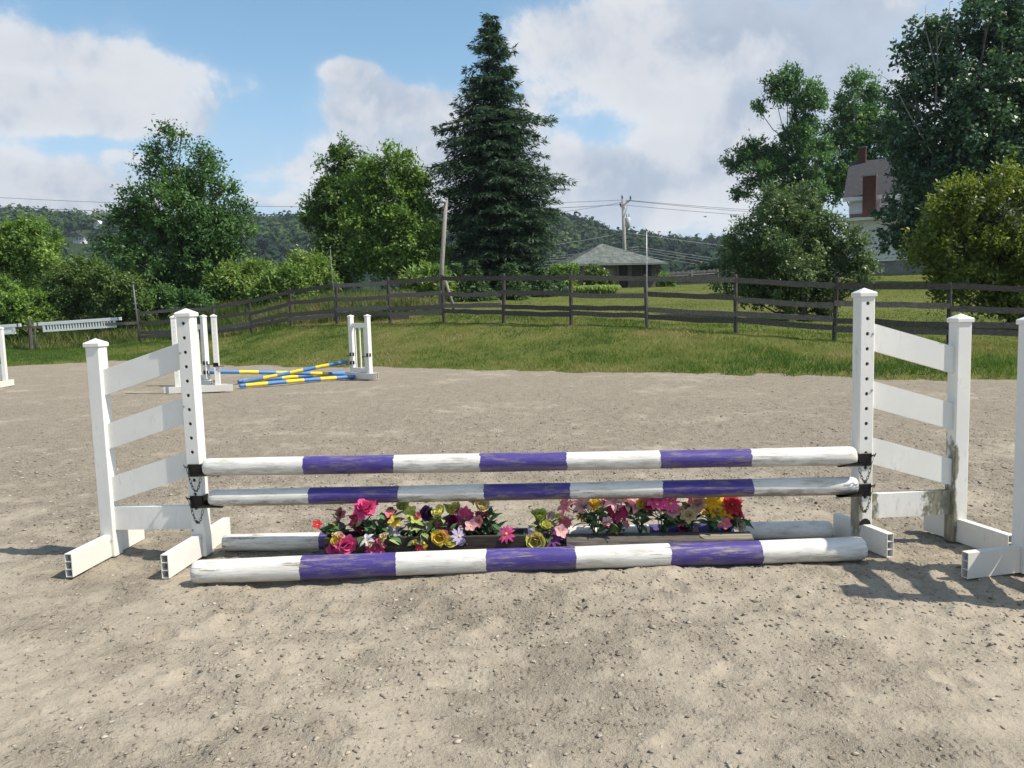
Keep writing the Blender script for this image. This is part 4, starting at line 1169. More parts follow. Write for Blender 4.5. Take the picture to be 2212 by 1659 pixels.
for xx in (3.40, 4.20):
    mb = MB(); mb.box((xx, -.06, 1.08), (.09, .10, 2.1)); mb.build('door_post', M_SHUT, hut)
mb = MB(); mb.box((3.8, -.20, .12), (1.0, .35, .12)); mb.build('step', M_SHUT, hut)
mb = MB(); mb.box((HW / 2, -.05, .13), (HW + .1, .16, .24)); mb.box((-.05, HDp / 2, .13), (.16, HDp, .24)); mb.build('sill_log', M_LOG, hut)
for k in range(12):                        # crossed log ends at the right corner
    mb = MB(); z = .25 + k * .16; l = .22 + .14 * (k % 2) + .12 * max(0, 5 - k) * .3
    mb.tube([(HW + .05, -.02, z), (HW + .05 + l, -.03, z)], .075, 8); mb.build('log_end', M_LOG, hut)
OV = .62
ex0, ex1, ey0, ey1 = -OV, HW + OV, -OV, HDp + OV
apx = Vector(((ex0 + ex1) / 2 + .0, (ey0 + ey1) / 2, AH)); EZ = EH - .16
rf = MB()
cs = [Vector((ex0, ey0, EZ)), Vector((ex1, ey0, EZ)), Vector((ex1, ey1, EZ)), Vector((ex0, ey1, EZ))]
ru = Vector((0, 0, .0))
for i in range(4): rf.poly([cs[i], cs[(i + 1) % 4], apx])
rf.poly(cs[::-1])
roof = rf.build('roof', M_LOGD, hut)
mb = MB()
for i in range(4):
    a, b = cs[i], cs[(i + 1) % 4]; d = (b - a).normalized(); nrm = Vector((d.y, -d.x, 0))
    c0 = (a + b) / 2 + nrm * .014 + Vector((0, 0, -.04)); mb.box(c0, ((b - a).length if i % 2 == 0 else (b - a).length - .06, .026, .13), M=Matrix.Rotation(math.atan2(d.y, d.x), 3, 'Z'))
mb.build('fascia', simple_mat('fascia_grey', (.16, .18, .175), (.22, .24, .235), 3, .7), roof)
# shingles in courses on each slope, too small to pick out one by one
sh = MB(); q = np.random.default_rng(77)
for i in range(4):
    a, b = cs[i], cs[(i + 1) % 4]; d = (b - a).normalized(); m_ = (a + b) / 2; up_ = (apx - m_); H_ = up_.length; up_ = up_ / H_; nr = d.cross(up_).normalized()
    if nr.z < 0: nr = -nr
    rows = 26
    for r_ in range(rows):
        s0 = -.03 + r_ * H_ / rows; s1 = s0 + H_ / rows * 1.25
        hw = (b - a).length / 2 * (1 - max(0, s0) / H_) + .02
        x = -hw - q.uniform(0, .15)
        while x < hw:
            w = q.uniform(.14, .30); x0, x1 = max(-hw, x), min(hw, x + w - .012)
            if x1 - x0 > .04:
                l = q.uniform(.016, .034); s1b = min(s1, H_)
                k0 = (1 - s0 / H_) if False else 1
                e1 = max(.0, (b - a).length / 2 * (1 - s1b / H_) + .02)
                P = [m_ + d * x0 + up_ * s0 + nr * l, m_ + d * x1 + up_ * s0 + nr * l, m_ + d * min(max(x1, -e1), e1) + up_ * s1b + nr * .004, m_ + d * min(max(x0, -e1), e1) + up_ * s1b + nr * .004]
                sh.poly(P); sh.poly([P[0] - nr * l, P[1] - nr * l, P[1], P[0]])
            x += w
o = sh.build('shingles', M_SHING, roof); o['kind'] = 'stuff'
mb = MB(); mb.tube([apx + Vector((0, 0, -.05)), apx + Vector((0, 0, .12)), apx + Vector((0, 0, .42))], [.06, .035, .006], 8); mb.build('finial', M_SHUT, roof)
mb = MB(); mb.tube([(.85, -.35, EH - .32), (.85, -.35, EH - .22), (.85, -.35, EH - .14)], [.05, .085, .03], 10); mb.build('bulb_lamp', simple_mat('white_globe', (.75, .75, .75), (.8, .8, .8), 5, .3), hut)
mb = MB(); mb.tube([(.85, -.35, EH - .145), (.85, -.35, EH - .05)], .012, 6); mb.build('lamp_cord', M_STEEL, hut)

# ---- picket fence right of the hut
pf0, pf1 = at_depth(1440, 613, 63), at_depth(1790, 618, 58)
pk = empty('picket_fence', (0, 0, 0)); tag(pk, 'low weathered picket fence between the hut and the apple tree', 'fence')
M_PICK = simple_mat('silver_picket', (.20, .19, .175), (.33, .31, .29), 3, .85, .3, .2, (3, 3, .5))
mb = MB(); n = 110; d = (pf1 - pf0)
for k in range(n):
    p = pf0 + d * (k / (n - 1)); g = gz(p.x, p.y); h = 1.0 + .04 * math.sin(k * 1.7)
    mb.box((p.x, p.y, g + h / 2), (.09, .022, h)); mb.poly([(p.x - .045, p.y, g + h), (p.x + .045, p.y, g + h), (p.x, p.y, g + h + .09)])
o = mb.build('pickets', M_PICK, pk); o['kind'] = 'stuff'
for k in range(7):
    p = pf0 + d * (k / 6); g = gz(p.x, p.y); mb = MB(); mb.box((p.x, p.y - .10, g + .5), (.14, .12, 1.18)); mb.build('post', M_PICK, pk)
for k in range(6):
    a, b = pf0 + d * (k / 6), pf0 + d * ((k + 1) / 6)
    for z in (.72, .25):
        mb = MB(); mb.tube([Vector((a.x, a.y - .05, gz(a.x, a.y) + z)), Vector((b.x, b.y - .05, gz(b.x, b.y) + z))], .045, 4, smooth=False); mb.build('rail', M_PICK, pk)

# ================================================================ FARMHOUSE
M_CLAP = simple_mat('white_clapboard', (.68, .69, .70), (.77, .775, .78), 3, .6)
M_ROOFG = simple_mat('grey_asphalt_roof', (.034, .035, .039), (.058, .059, .064), 5, .9, .3)
M_FOUND = simple_mat('grey_foundation', (.20, .20, .19), (.30, .29, .28), 2, .9, .3)
M_BROWN = simple_mat('brown_flashing', (.22, .12, .08), (.34, .20, .13), 6, .8)
M_TRIM = simple_mat('white_trim', (.70, .70, .70), (.76, .76, .76), 3, .5)
def mat_brick():
    m, N, L, P = new_mat('red_brick'); tc = N.new('ShaderNodeTexCoord')
    b = N.new('ShaderNodeTexBrick'); b.inputs['Scale'].default_value = 5; b.inputs['Color1'].default_value = (.070, .020, .017, 1); b.inputs['Color2'].default_value = (.100, .030, .023, 1); b.inputs['Mortar'].default_value = (.13, .10, .085, 1)
    b.inputs['Mortar Size'].default_value = .012
    L.new(mapping(N, L, tc.outputs['Object'], (1, 1, 1)), b.inputs['Vector']); 
    sx = N.new('ShaderNodeSeparateXYZ'); L.new(tc.outputs['Object'], sx.inputs[0]); cb = N.new('ShaderNodeCombineXYZ')
    L.new(mmath(N, L, 'ADD', sx.outputs[0], sx.outputs[1]), cb.inputs[0]); L.new(sx.outputs[2], cb.inputs[1]); L.new(cb.outputs[0], b.inputs['Vector'])
    L.new(b.outputs['Color'], P.inputs['Base Color']); P.inputs['Roughness'].default_value = .9
    bump(N, L, P, b.outputs['Fac'], -.4, .02)
    return m
M_BRICK = mat_brick()
def mat_glass():
    m, N, L, P = new_mat('dark_window_glass'); P.inputs['Base Color'].default_value = (.02, .025, .03, 1); P.inputs['Roughness'].default_value = .06; P.inputs['Specular IOR Level'].default_value = .6
    return m
M_GLASS = mat_glass()
c0 = at_depth(1833, 596, 52.0); hz = gz(c0.x, c0.y) - .15
zt = lambda y: at_depth(1845, y, 52.0).z - hz
house = empty('farmhouse', (c0.x, c0.y, hz), RAD(-28)); tag(house, 'white clapboard farmhouse with brick chimneys behind the trees', 'house')
z_f, z_w, z_le, z_ue, z_r = .0, zt(569), zt(479), zt(423), zt(330)
HL, HP = 11.5, 7.6
def clap(mb, x0, x1, y, z0, z1, face='front', step=.20):
    n = int((z1 - z0) / step)
    for k in range(n):
        a = z0 + k * (z1 - z0) / n; b = z0 + (k + 1) * (z1 - z0) / n
        mb.poly([(x0, y - .040, a), (x1, y - .040, a), (x1, y, b), (x0, y, b)]); mb.poly([(x0, y, a), (x1, y, a), (x1, y - .040, a), (x0, y - .040, a)])
mb = MB(); clap(mb, 0, HL, 0, z_le - .3, z_ue); clap(mb, -.05, HL, -1.2, z_w, z_le)
mb.box((HL / 2, HP / 2 + .01, (z_w + z_ue) / 2), (HL - .01, HP, z_ue - z_w)); mb.box((HL / 2 - .02, -.595, (z_w + z_le) / 2), (HL + .05, 1.18, z_le - z_w - .02))
for xx in (0, HL): mb.poly([(xx, 0, z_ue), (xx, HP, z_ue), (xx, HP / 2, z_r - .1)])
mb.build('wall', M_CLAP, house)
mb = MB(); mb.box((HL / 2, HP / 2 - .62, (z_w - .6) / 2 - .05), (HL - .05, HP + 1.1, z_w + .7)); mb.build('foundation', M_FOUND, house)
mb = MB(); o_ = .35
sl = (z_r - z_ue) / (HP / 2)
A = [(-o_, -o_, z_ue - o_ * sl * .6), (HL + o_, -o_, z_ue - o_ * sl * .6), (HL + o_, HP / 2, z_r), (-o_, HP / 2, z_r)]
B = [(-o_, HP + o_, z_ue - o_ * sl * .6), (-o_, HP / 2, z_r), (HL + o_, HP / 2, z_r), (HL + o_, HP + o_, z_ue - o_ * sl * .6)]
for Q in (A, B):
    mb.poly(Q); mb.poly([(p[0], p[1], p[2] - .14) for p in Q][::-1])
    for i in range(4):
        a, b = Q[i], Q[(i + 1) % 4]
        mb.poly([a, b, (b[0], b[1], b[2] - .14), (a[0], a[1], a[2] - .14)])
hroof = mb.build('roof', M_ROOFG, house)
mb = MB(); mb.box((HL / 2, -o_ - .02, z_ue - o_ * sl * .6 - .11), (HL + 2 * o_, .035, .26)); mb.box((HL / 2, -o_ / 2 - .01, z_ue - .26), (HL + 2 * o_ - .02, o_, .03)); mb.build('eave_trim', M_TRIM, hroof)
mb = MB(); mb.poly([(-.4, -1.55, z_le + .02), (HL, -1.55, z_le + .02), (HL, -.025, z_le + .26), (-.4, -.025, z_le + .26)]); mb.poly([(-.4, -1.55, z_le - .02), (-.4, -.025, z_le - .0), (HL, -.025, z_le), (HL, -1.55, z_le - .02)])
mb.box((HL / 2 - .2, -1.57, z_le + .0), (HL + .4, .03, .17)); mb.build('lower_roof', M_TRIM, house)
mb = MB(); mb.box((HL / 2, -.035, z_le + .36), (HL - .02, .03, .24)); mb.build('flashing', M_BROWN, house)
mb = MB(); mb.box((.035, -.03, (z_le + .5 + z_ue) / 2), (.12, .04, z_ue - z_le - .52)); mb.build('corner_board', M_TRIM, house)
ch = MB(); ch.box((1.22, -.48, (zt(388) + z_le - .5) / 2), (.78, .70, zt(388) - z_le + .5)); cho = ch.build('chimney', M_BRICK, house)
mb = MB(); mb.box((1.22, -.48, zt(388) + .04), (.84, .76, .07)); mb.build('chimney_cap', M_FOUND, cho)
ch = MB(); ch.box((.45, HP / 2, z_r + .15), (.48, .55, 1.4)); cho = ch.build('chimney', M_BRICK, house)
mb = MB(); mb.box((.45, HP / 2, z_r + .88), (.55, .62, .06)); mb.build('chimney_cap', M_FOUND, cho)
for (x, z0, z1, y) in ((2.25, z_le + .46, z_ue - .25, 0), (5.6, z_le + .46, z_ue - .25, 0), (8.4, z_le + .46, z_ue - .25, 0), (6.0, z_w + .9, z_le - .4, -1.2)):
    mb = MB(); w = .85
    mb.box((x - w / 2, y - .045, (z0 + z1) / 2), (.10, .05, z1 - z0)); mb.box((x + w / 2, y - .045, (z0 + z1) / 2), (.10, .05, z1 - z0))
    mb.box((x, y - .045, z1 + .05), (w + .2, .055, .10)); mb.box((x, y - .05, z0 - .03), (w + .24, .08, .07)); mb.box((x, y - .048, (z0 + z1) / 2), (w - .1, .04, .06))
    wn = mb.build('window', M_TRIM, house)
    mb = MB(); mb.poly([(x - w / 2, y - .034, z0), (x + w / 2, y - .034, z0), (x + w / 2, y - .034, z1), (x - w / 2, y - .034, z1)]); mb.build('pane', M_GLASS, wn)

# ---- white buildings far off on the hill
FARD = []
def far_building(x, y, D, w, h, label, rz, cat, open_front):
    D = next((d for d in range(300, 680, 4) if hill_z(np.array([at_depth(x, y, d).x]), np.array([float(d)]))[0] > at_depth(x, y, d).z), D)
    p = at_depth(x, y, D); k_ = D / 400.0; w *= k_; h *= k_; FARD.append(D); t = empty('hill_' + ('pavilion' if open_front else 'house'), p, rz); tag(t, label, cat)
    mb = MB()
    if open_front:
        for k in range(5): mb.box((-w / 2 + w * k / 4, -w * .3, h * .35), (w * .06, w * .06, h * .7))
        mb.box((0, 0, -.5), (w * 1.05, w * .7, 1.6)); mb.box((0, w * .25, h * .35), (w * .9, .3, h * .5))
    else:
        mb.box((0, 0, h / 2 - 1), (w, w * .9, h + 2))
        mb.poly([(-w / 2, -w * .45, h), (w / 2, -w * .45, h), (0, -w * .45, h * 1.45)])
    mb.build('wall', M_TRIM, t)
    mb = MB(); a = w * .6; d = w * .55
    mb.poly([(-a, -d, h * (.72 if open_front else .97)), (0, -d, h * (1.15 if open_front else 1.5)), (0, d, h * (1.15 if open_front else 1.5)), (-a, d, h * (.72 if open_front else .97))])
    mb.poly([(0, -d, h * (1.15 if open_front else 1.5)), (a, -d, h * (.72 if open_front else .97)), (a, d, h * (.72 if open_front else .97)), (0, d, h * (1.15 if open_front else 1.5))])
    mb.poly([(-a, -d, h * .71), (a, -d, h * .71), (0, -d, h * 1.14)] if open_front else [(-a, -d - .1, h * .96), (-a, -d - .1, h * .93), (0, -d - .1, h * 1.46), (0, -d - .1, h * 1.49)])
    mb.build('roof', M_ROOFG if open_front else M_TRIM, t)
far_building(173, 522, 400, 5.2, 3.4, 'tiny white pavilion with grey roof on the wooded hill', .1, 'pavilion', True)
far_building(221, 518, 400, 4.4, 6.2, 'small white house among trees on the wooded hill', -.2, 'house', False)

# ---- a bird in the sky right of the utility pole
bp = at_depth(1523, 468.5, 60); bd = empty('flying_bird', bp, .4); tag(bd, 'small dark bird flying in the sky right of the utility pole', 'bird')
mb = MB(); mb.tube([(-.12, 0, 0), (-.05, 0, .01), (.05, 0, .015), (.11, 0, .01), (.14, 0, .01)], [.008, .03, .035, .025, .006], 7)
for s in (-1, 1):
    mb.poly([(.05, s * .02, .02), (.02, s * .14, .07), (-.02, s * .13, .065), (-.04, s * .02, .015)]); mb.poly([(.02, s * .14, .07), (-.03, s * .27, .05), (-.02, s * .13, .065)])
mb.poly([(-.10, .01, 0), (-.2, .04, 0), (-.2, -.04, 0), (-.10, -.01, 0)])
mb.build('body', M_STEEL, bd)

print('hill buildings at', FARD)

# ================================================================ TREES AND SHRUBS
def leaf_cards(P, D, Nn, L_, W_, fold=.18):
    """One folded four-point leaf for each point P along D with face normal Nn."""
    D = D / np.maximum(np.linalg.norm(D, axis=1, keepdims=True), 1e-9)
    S = np.cross(D, Nn); S /= np.maximum(np.linalg.norm(S, axis=1, keepdims=True), 1e-9)
    U = np.cross(S, D)
    L_ = L_[:, None]; W_ = W_[:, None]
    mid = P + D * L_ * .48
    V = np.stack([P, mid + S * W_ * .5 + U * W_ * fold, P + D * L_, mid - S * W_ * .5 + U * W_ * fold], 1).reshape(-1, 3)
    return V, np.arange(len(P) * 4).reshape(-1, 4)

M_BARK = simple_mat('grey_brown_bark', (.045, .038, .030), (.13, .115, .095), 7, .9, .6, .15, (3, 3, .6))
M_BARKP = simple_mat('pale_poplar_bark', (.13, .125, .115), (.26, .25, .23), 5, .85, .4, .15, (3, 3, .6))
LM = {
    'elm':   leaf_mat('elm_leaf', [(0, (0.029, 0.075, 0.027)), (.4, (0.062, 0.140, 0.041)), (.75, (0.104, 0.201, 0.054)), (1, (0.169, 0.269, 0.075))], .5, .35, .30),
    'maple': leaf_mat('maple_leaf', [(0, (0.046, 0.088, 0.029)), (.4, (0.088, 0.165, 0.041)), (.75, (0.147, 0.236, 0.057)), (1, (0.216, 0.299, 0.070))], .5, .35, .32),
    'walnut': leaf_mat('walnut_leaf', [(0, (0.032, 0.084, 0.034)), (.4, (0.064, 0.152, 0.052)), (.75, (0.116, 0.225, 0.064)), (1, (0.196, 0.301, 0.084))], .5, .3, .34),
    'poplar': leaf_mat('poplar_leaf', [(0, (0.026, 0.061, 0.036)), (.4, (0.051, 0.112, 0.057)), (.8, (0.094, 0.170, 0.071)), (1, (0.155, 0.244, 0.094))], .42, .5, .22),
    'apple': leaf_mat('apple_leaf', [(0, (0.038, 0.081, 0.029)), (.4, (0.084, 0.143, 0.049)), (.75, (0.137, 0.204, 0.074)), (1, (0.230, 0.286, 0.129))], .42, .45, .26),
    'lime':  leaf_mat('yellow_green_leaf', [(0, (.070, .105, .020)), (.4, (.135, .190, .034)), (.75, (.205, .255, .046)), (1, (.29, .33, .075))], .48, .4, .36),
    'locust': leaf_mat('locust_leaf', [(0, (0.062, 0.124, 0.029)), (.4, (0.124, 0.227, 0.046)), (.75, (0.195, 0.310, 0.062)), (1, (0.289, 0.393, 0.104))], .5, .35, .34),
    'olive': leaf_mat('olive_shrub_leaf', [(0, (.042, .088, .024)), (.4, (.088, .152, .036)), (.75, (.145, .212, .052)), (1, (.23, .28, .10))], .5, .35, .28),
    'spruce': leaf_mat('spruce_needle', [(0, (0.020, 0.046, 0.029)), (.4, (0.041, 0.082, 0.046)), (.75, (0.070, 0.120, 0.056)), (1, (0.126, 0.174, 0.072))], .55, .3, .22),
    'fir':   leaf_mat('young_spruce_needle', [(0, (0.034, 0.070, 0.034)), (.4, (0.065, 0.128, 0.049)), (.8, (0.128, 0.206, 0.075)), (1, (0.206, 0.289, 0.124))], .55, .3, .18),
    'fern':  leaf_mat('sumac_leaf', [(0, (0.075, 0.136, 0.034)), (.4, (0.154, 0.258, 0.057)), (.8, (0.247, 0.351, 0.092)), (1, (0.370, 0.420, 0.165))], .5, .3, .32),
}
def tree(name, label, cat, base, lobes, n, leaf, mat, seed, group=None, trunk_r=.2, bark=None, forks=1, stretch=1.0, tip=.5, dens=.5, droop=.25, clump=24, spread=.36, limb_r=.35, extra=None, flat=.5, trunk_top=None, bough=.36):
    q = np.random.default_rng(1000 + seed)
    xb, yb, D = base
    B = at_depth(xb, yb, D); B.z = gz(B.x, B.y)
    t = empty(name, B); tag(t, label, cat, group)
    W = []
    xs_ = [l[0] for l in lobes]; cx = (min(xs_) + max(xs_)) / 2; half = max((max(xs_) - min(xs_)) / 2, 1) * D / FPX
    for (x, y, r) in lobes:
        u = min(1, abs(x - cx) * D / FPX / max(half, .1))
        dy = q.uniform(-1, 1) * half * .75 * math.sqrt(max(.05, 1 - u * u)) 
        c = at_depth(x, y, D); c = Vector(c) - B
        W.append((c.x + dy * (B.x + c.x) / D * 0, c.y + dy * flat, c.z, r * D / FPX))
    W = np.array(W)
    cz0 = W[:, 2].min()
    wt = W[:, 3] ** 2; wt = wt / wt.sum()
    nc = max(8, int(n / clump))
    li = q.choice(len(W), nc, p=wt)
    # each lobe is made of boughs: smaller clumps spread over it, and twigs spread over each clump
    NB = 9
    bu = q.normal(0, 1, (len(W), NB, 3)); bu /= np.linalg.norm(bu, axis=2, keepdims=True); bu[..., 2] = bu[..., 2] * .9 + .08
    bc = W[:, None, :3] + bu * (W[:, 3] * .70)[:, None, None] * q.uniform(.55, 1.1, (len(W), NB, 1))
    bi = q.integers(0, NB, nc); bs = q.uniform(.55, 1.5, (len(W), NB))
    u = q.normal(0, 1, (nc, 3)); u /= np.linalg.norm(u, axis=1, keepdims=True)
    br_ = W[li, 3] * bough * bs[li, bi] * np.where(q.random(nc) < .05, 1.5, 1.0) * (.45 + .55 * q.random(nc) ** .5) * (1 + .15 * q.normal(0, 1, nc).clip(-1.2, 1.8))
    C = bc[li, bi] + u * br_[:, None] * np.array([1, 1, .72 * stretch])
    u = u * .65 + bu[li, bi] * .6; u /= np.linalg.norm(u, axis=1, keepdims=True)
    keep = C[:, 2] > .12
    C, u, li = C[keep], u[keep], li[keep]; nc = len(C)
    out = u + np.array([0, 0, .35]); out /= np.linalg.norm(out, axis=1, keepdims=True)
    m = clump
    tpos = q.random((nc, m))
    sp = spread * (.5 + .5 * q.random(nc))
    P = C[:, None, :] + out[:, None, :] * (tpos * sp[:, None] * 1.7)[..., None] + q.normal(0, 1, (nc, m, 3)) * (sp[:, None, None] * .42)
    Dv = out[:, None, :] * .7 + q.normal(0, .75, (nc, m, 3)); Dv[..., 2] -= droop
    Nn = out[:, None, :] * .6 + np.array([0, 0, .8]) + q.normal(0, .55, (nc, m, 3))
    P = P.reshape(-1, 3); Dv = Dv.reshape(-1, 3); Nn = Nn.reshape(-1, 3); k = len(P)
    L_ = leaf[0] * q.uniform(.65, 1.3, k); W_ = leaf[1] * q.uniform(.7, 1.25, k)
    V, F = leaf_cards(P, Dv, Nn, L_, W_)
    btint = q.normal(0, .12, (len(W), NB)); ctint = np.repeat(q.normal(0, .10, nc) + btint[li, bi[keep]], m)
    tint = np.clip(.48 + ctint + q.normal(0, .17, k), 0, 1)
    o = link('crown', np_mesh('crown', V, F, {'tint': np.repeat(tint, 4)}), t, LM[mat])
    # trunk and limbs
    mb = MB(); top = W[:, 2].max() * (.80 if trunk_top is None else trunk_top); midx = float(np.average(W[:, 0], weights=W[:, 3])); midy = float(np.average(W[:, 1], weights=W[:, 3]))
    tp = []
    for j in range(7):
        s = j / 6; tp.append(Vector((midx * s * s + q.normal(0, .05) * s, midy * s * s * .7 + q.normal(0, .05) * s, -.15 + (top + .15) * s)))
    tr = [trunk_r * (1.25 if j == 0 else 1 - .72 * j / 6) for j in range(7)]
    mb.tube(tp, tr, 9)
    for i in range(len(W)):
        c = Vector(W[i, :3]); s = min(.9, max(.12, (c.z - W[i, 3] * .9) / max(top, .1) * .85)); j = int(s * 6); f = s * 6 - j
        st = tp[j].lerp(tp[min(6, j + 1)], f); r0 = max(.02, trunk_r * limb_r * (1 - s * .6))
        md = st.lerp(c, .5) + Vector((0, 0, -.12 * (c - st).length))
        mb.tube([st, md, c], [r0, r0 * .7, r0 * .35], 6, caps=False)
        for g in range(5):
            w_ = Vector(q.normal(0, 1, 3)); w_.normalize(); e = c + Vector((w_.x, w_.y, w_.z * .8 + .15)) * W[i, 3] * .85
            mb.tube([md.lerp(c, .5 + .1 * g), c.lerp(e, .5) + Vector((0, 0, .05)), e], [r0 * .4, r0 * .25, .008], 5, caps=False)
    for path, r0 in (extra or []):
        pts = [Vector(at_depth(*pq)) - B for pq in path]
        mb.tube(pts, [r0 * (1 - .85 * a / max(1, len(pts) - 1)) for a in range(len(pts))], 6, caps=False)
    mb.build('trunk', bark or M_BARK, t)
    return t

G_T = 'trees beyond the board fence'; G_S = 'shrubs beyond the fence'
tree('elm_tree', 'dense dark green elm like tree standing left behind the fence', 'tree', (400, 668, 43),
     [(386, 288, 10), (384, 308, 16), (372, 338, 28), (418, 340, 26), (452, 338, 13), (358, 385, 36), (412, 392, 48), (462, 388, 27), (488, 415, 20), (330, 440, 42), (395, 455, 72), (465, 450, 55), (285, 440, 24), (295, 480, 38), (330, 510, 62), (405, 530, 85), (475, 515, 58), (515, 490, 24), (275, 545, 42), (340, 590, 70), (430, 600, 78), (500, 570, 42), (300, 630, 45), (470, 630, 42), (255, 470, 16)],
     46000, (.21, .105), 'elm', 1, G_T, .26, spread=.42, tip=.5)
tree('maple_tree', 'tall uneven maple left of the rounded tree', 'tree', (735, 640, 51),
     [(738, 325, 16), (745, 350, 18), (735, 385, 24), (700, 360, 10), (715, 420, 30), (690, 440, 26), (745, 440, 42), (780, 380, 26), (775, 430, 36), (705, 480, 36), (745, 500, 48), (725, 545, 42), (755, 580, 46), (720, 600, 34)],
     24000, (.24, .15), 'maple', 2, G_T, .22, spread=.40, extra=[([(745, 560, 51), (738, 440, 51), (742, 340, 51)], .12)])
tree('round_tree', 'rounded bright green tree between the maple and the leaning pole', 'tree', (872, 630, 47),
     [(845, 345, 20), (805, 355, 22), (870, 360, 24), (830, 385, 42), (890, 395, 34), (790, 410, 38), (850, 440, 68), (905, 440, 34), (920, 470, 30), (800, 470, 52), (870, 510, 74), (925, 530, 36), (945, 560, 24), (800, 540, 56), (850, 580, 48), (910, 580, 34)],
     36000, (.22, .12), 'locust', 3, G_T, .24, spread=.42)
tree('walnut_tree', 'airy walnut tree with curved limbs standing left of the farmhouse', 'tree', (1752, 600, 66),
     [(1660, 205, 30), (1690, 185, 26), (1728, 205, 40), (1750, 235, 32), (1640, 232, 16), (1735, 275, 40), (1715, 300, 26), (1590, 345, 24), (1575, 360, 14), (1640, 325, 32), (1665, 350, 36), (1700, 345, 34), (1625, 385, 30), (1680, 390, 44), (1740, 360, 36), (1770, 310, 26), (1610, 410, 20), (1740, 420, 40), (1690, 440, 40)],
     32000, (.28, .14), 'walnut', 4, G_T, .30, spread=.42, dens=.35, bough=.38, extra=[([(1750, 450, 66), (1742, 390, 66), (1728, 300, 66), (1715, 225, 66), (1670, 205, 66)], .22), ([(1748, 420, 66), (1700, 375, 66), (1640, 330, 66), (1590, 345, 66)], .16), ([(1752, 430, 66), (1765, 370, 66), (1768, 320, 66)], .16)])
tree('walnut_tree', 'second walnut tree rising just behind the farmhouse roof', 'tree', (1850, 600, 69),
     [(1850, 190, 24), (1880, 205, 26), (1830, 235, 28), (1895, 215, 16), (1870, 255, 36), (1820, 275, 30), (1900, 270, 32), (1840, 310, 44), (1900, 320, 46), (1800, 340, 40), (1860, 365, 48), (1810, 400, 46), (1940, 330, 40)],
     28000, (.29, .15), 'walnut', 5, G_T, .28, spread=.46, dens=.38, bough=.44)
tree('poplar_tree', 'huge dark poplar with pale bare twigs towering over the farmhouse', 'tree', (2085, 620, 40),
     [(1988, 70, 26), (1975, 110, 34), (2010, 140, 36), (1965, 165, 28), (2000, 195, 40), (1955, 225, 32), (2125, 30, 42), (2180, 20, 50), (2090, 110, 50), (2060, 90, 32), (2075, 50, 26), (2045, 150, 40), (2100, 60, 34), (2160, 100, 62), (2220, 90, 66), (2060, 190, 58), (2130, 190, 72), (2210, 190, 76), (1945, 285, 34), (1985, 270, 56), (2060, 275, 70), (2140, 280, 80), (2220, 290, 80), (1965, 345, 46), (2010, 350, 66), (2090, 360, 80), (2180, 370, 80), (1958, 410, 38), (1985, 425, 48), (2060, 430, 60), (1925, 455, 26), (1940, 485, 28), (1930, 520, 22), (1965, 545, 20), (1985, 520, 30), (1965, 490, 34), (1955, 525, 20), (2000, 500, 34), (2280, 60, 80), (2290, 180, 90), (2300, 300, 90), (2260, 400, 80)],
     72000, (.23, .155), 'poplar', 6, G_T, .42, M_BARKP, spread=.42, dens=.45,
     extra=[([(2010, 420, 39.5), (2020, 250, 39), (2025, 120, 39), (2022, 40, 39)], 0.066), ([(2022, 150, 39), (1998, 60, 39), (2000, 10, 39)], 0.033), ([(2024, 110, 39), (2048, 50, 39), (2052, 5, 39)], 0.033), ([(2012, 330, 39), (1960, 240, 39), (1930, 180, 39), (1900, 160, 39)], 0.039), ([(2140, 400, 39), (2155, 230, 38.6), (2165, 90, 38.6), (2160, 10, 38.6)], 0.066), ([(2048, 50, 39), (2070, 20, 39)], 0.017)])
tree('apple_tree', 'bushy silvery green apple tree right behind the fence', 'tree', (1736, 696, 24.5),
     [(1640, 425, 16), (1690, 420, 28), (1740, 425, 26), (1660, 455, 34), (1715, 465, 48), (1770, 465, 34), (1800, 490, 28), (1615, 490, 22), (1625, 530, 42), (1690, 530, 66), (1765, 530, 60), (1825, 530, 34), (1585, 520, 14), (1582, 575, 34), (1568, 605, 22), (1600, 545, 30), (1590, 500, 16), (1870, 600, 24), (1640, 590, 52), (1710, 600, 66), (1785, 595, 58), (1845, 575, 34), (1870, 560, 14), (1610, 640, 30), (1665, 645, 36), (1730, 645, 44), (1800, 640, 38), (1855, 620, 26), (1700, 678, 18), (1780, 676, 18)],
     52000, (.105, .055), 'apple', 7, G_T, .13, spread=.20, dens=.42, clump=22)
tree('lime_tree', 'yellow green fruit tree at the right picture edge behind the fence', 'tree', (2186, 719, 20.8),
     [(2062, 402, 11), (2105, 388, 12), (2150, 380, 12), (2205, 385, 14), (2012, 448, 12), (2085, 410, 14), (2040, 425, 14), (2060, 430, 20), (2085, 440, 34), (2130, 415, 38), (2180, 400, 30), (2030, 465, 32), (2000, 500, 20), (2100, 490, 62), (2180, 480, 66), (2020, 525, 36), (2060, 560, 56), (2140, 570, 72), (2210, 570, 70), (2000, 570, 22), (2060, 620, 40), (2120, 640, 46), (2190, 650, 52), (2260, 470, 80), (2290, 580, 80), (2250, 660, 50), (2180, 686, 20)],
     38000, (.125, .062), 'lime', 8, G_T, .13, spread=.24, dens=.42, clump=22, bough=.24)

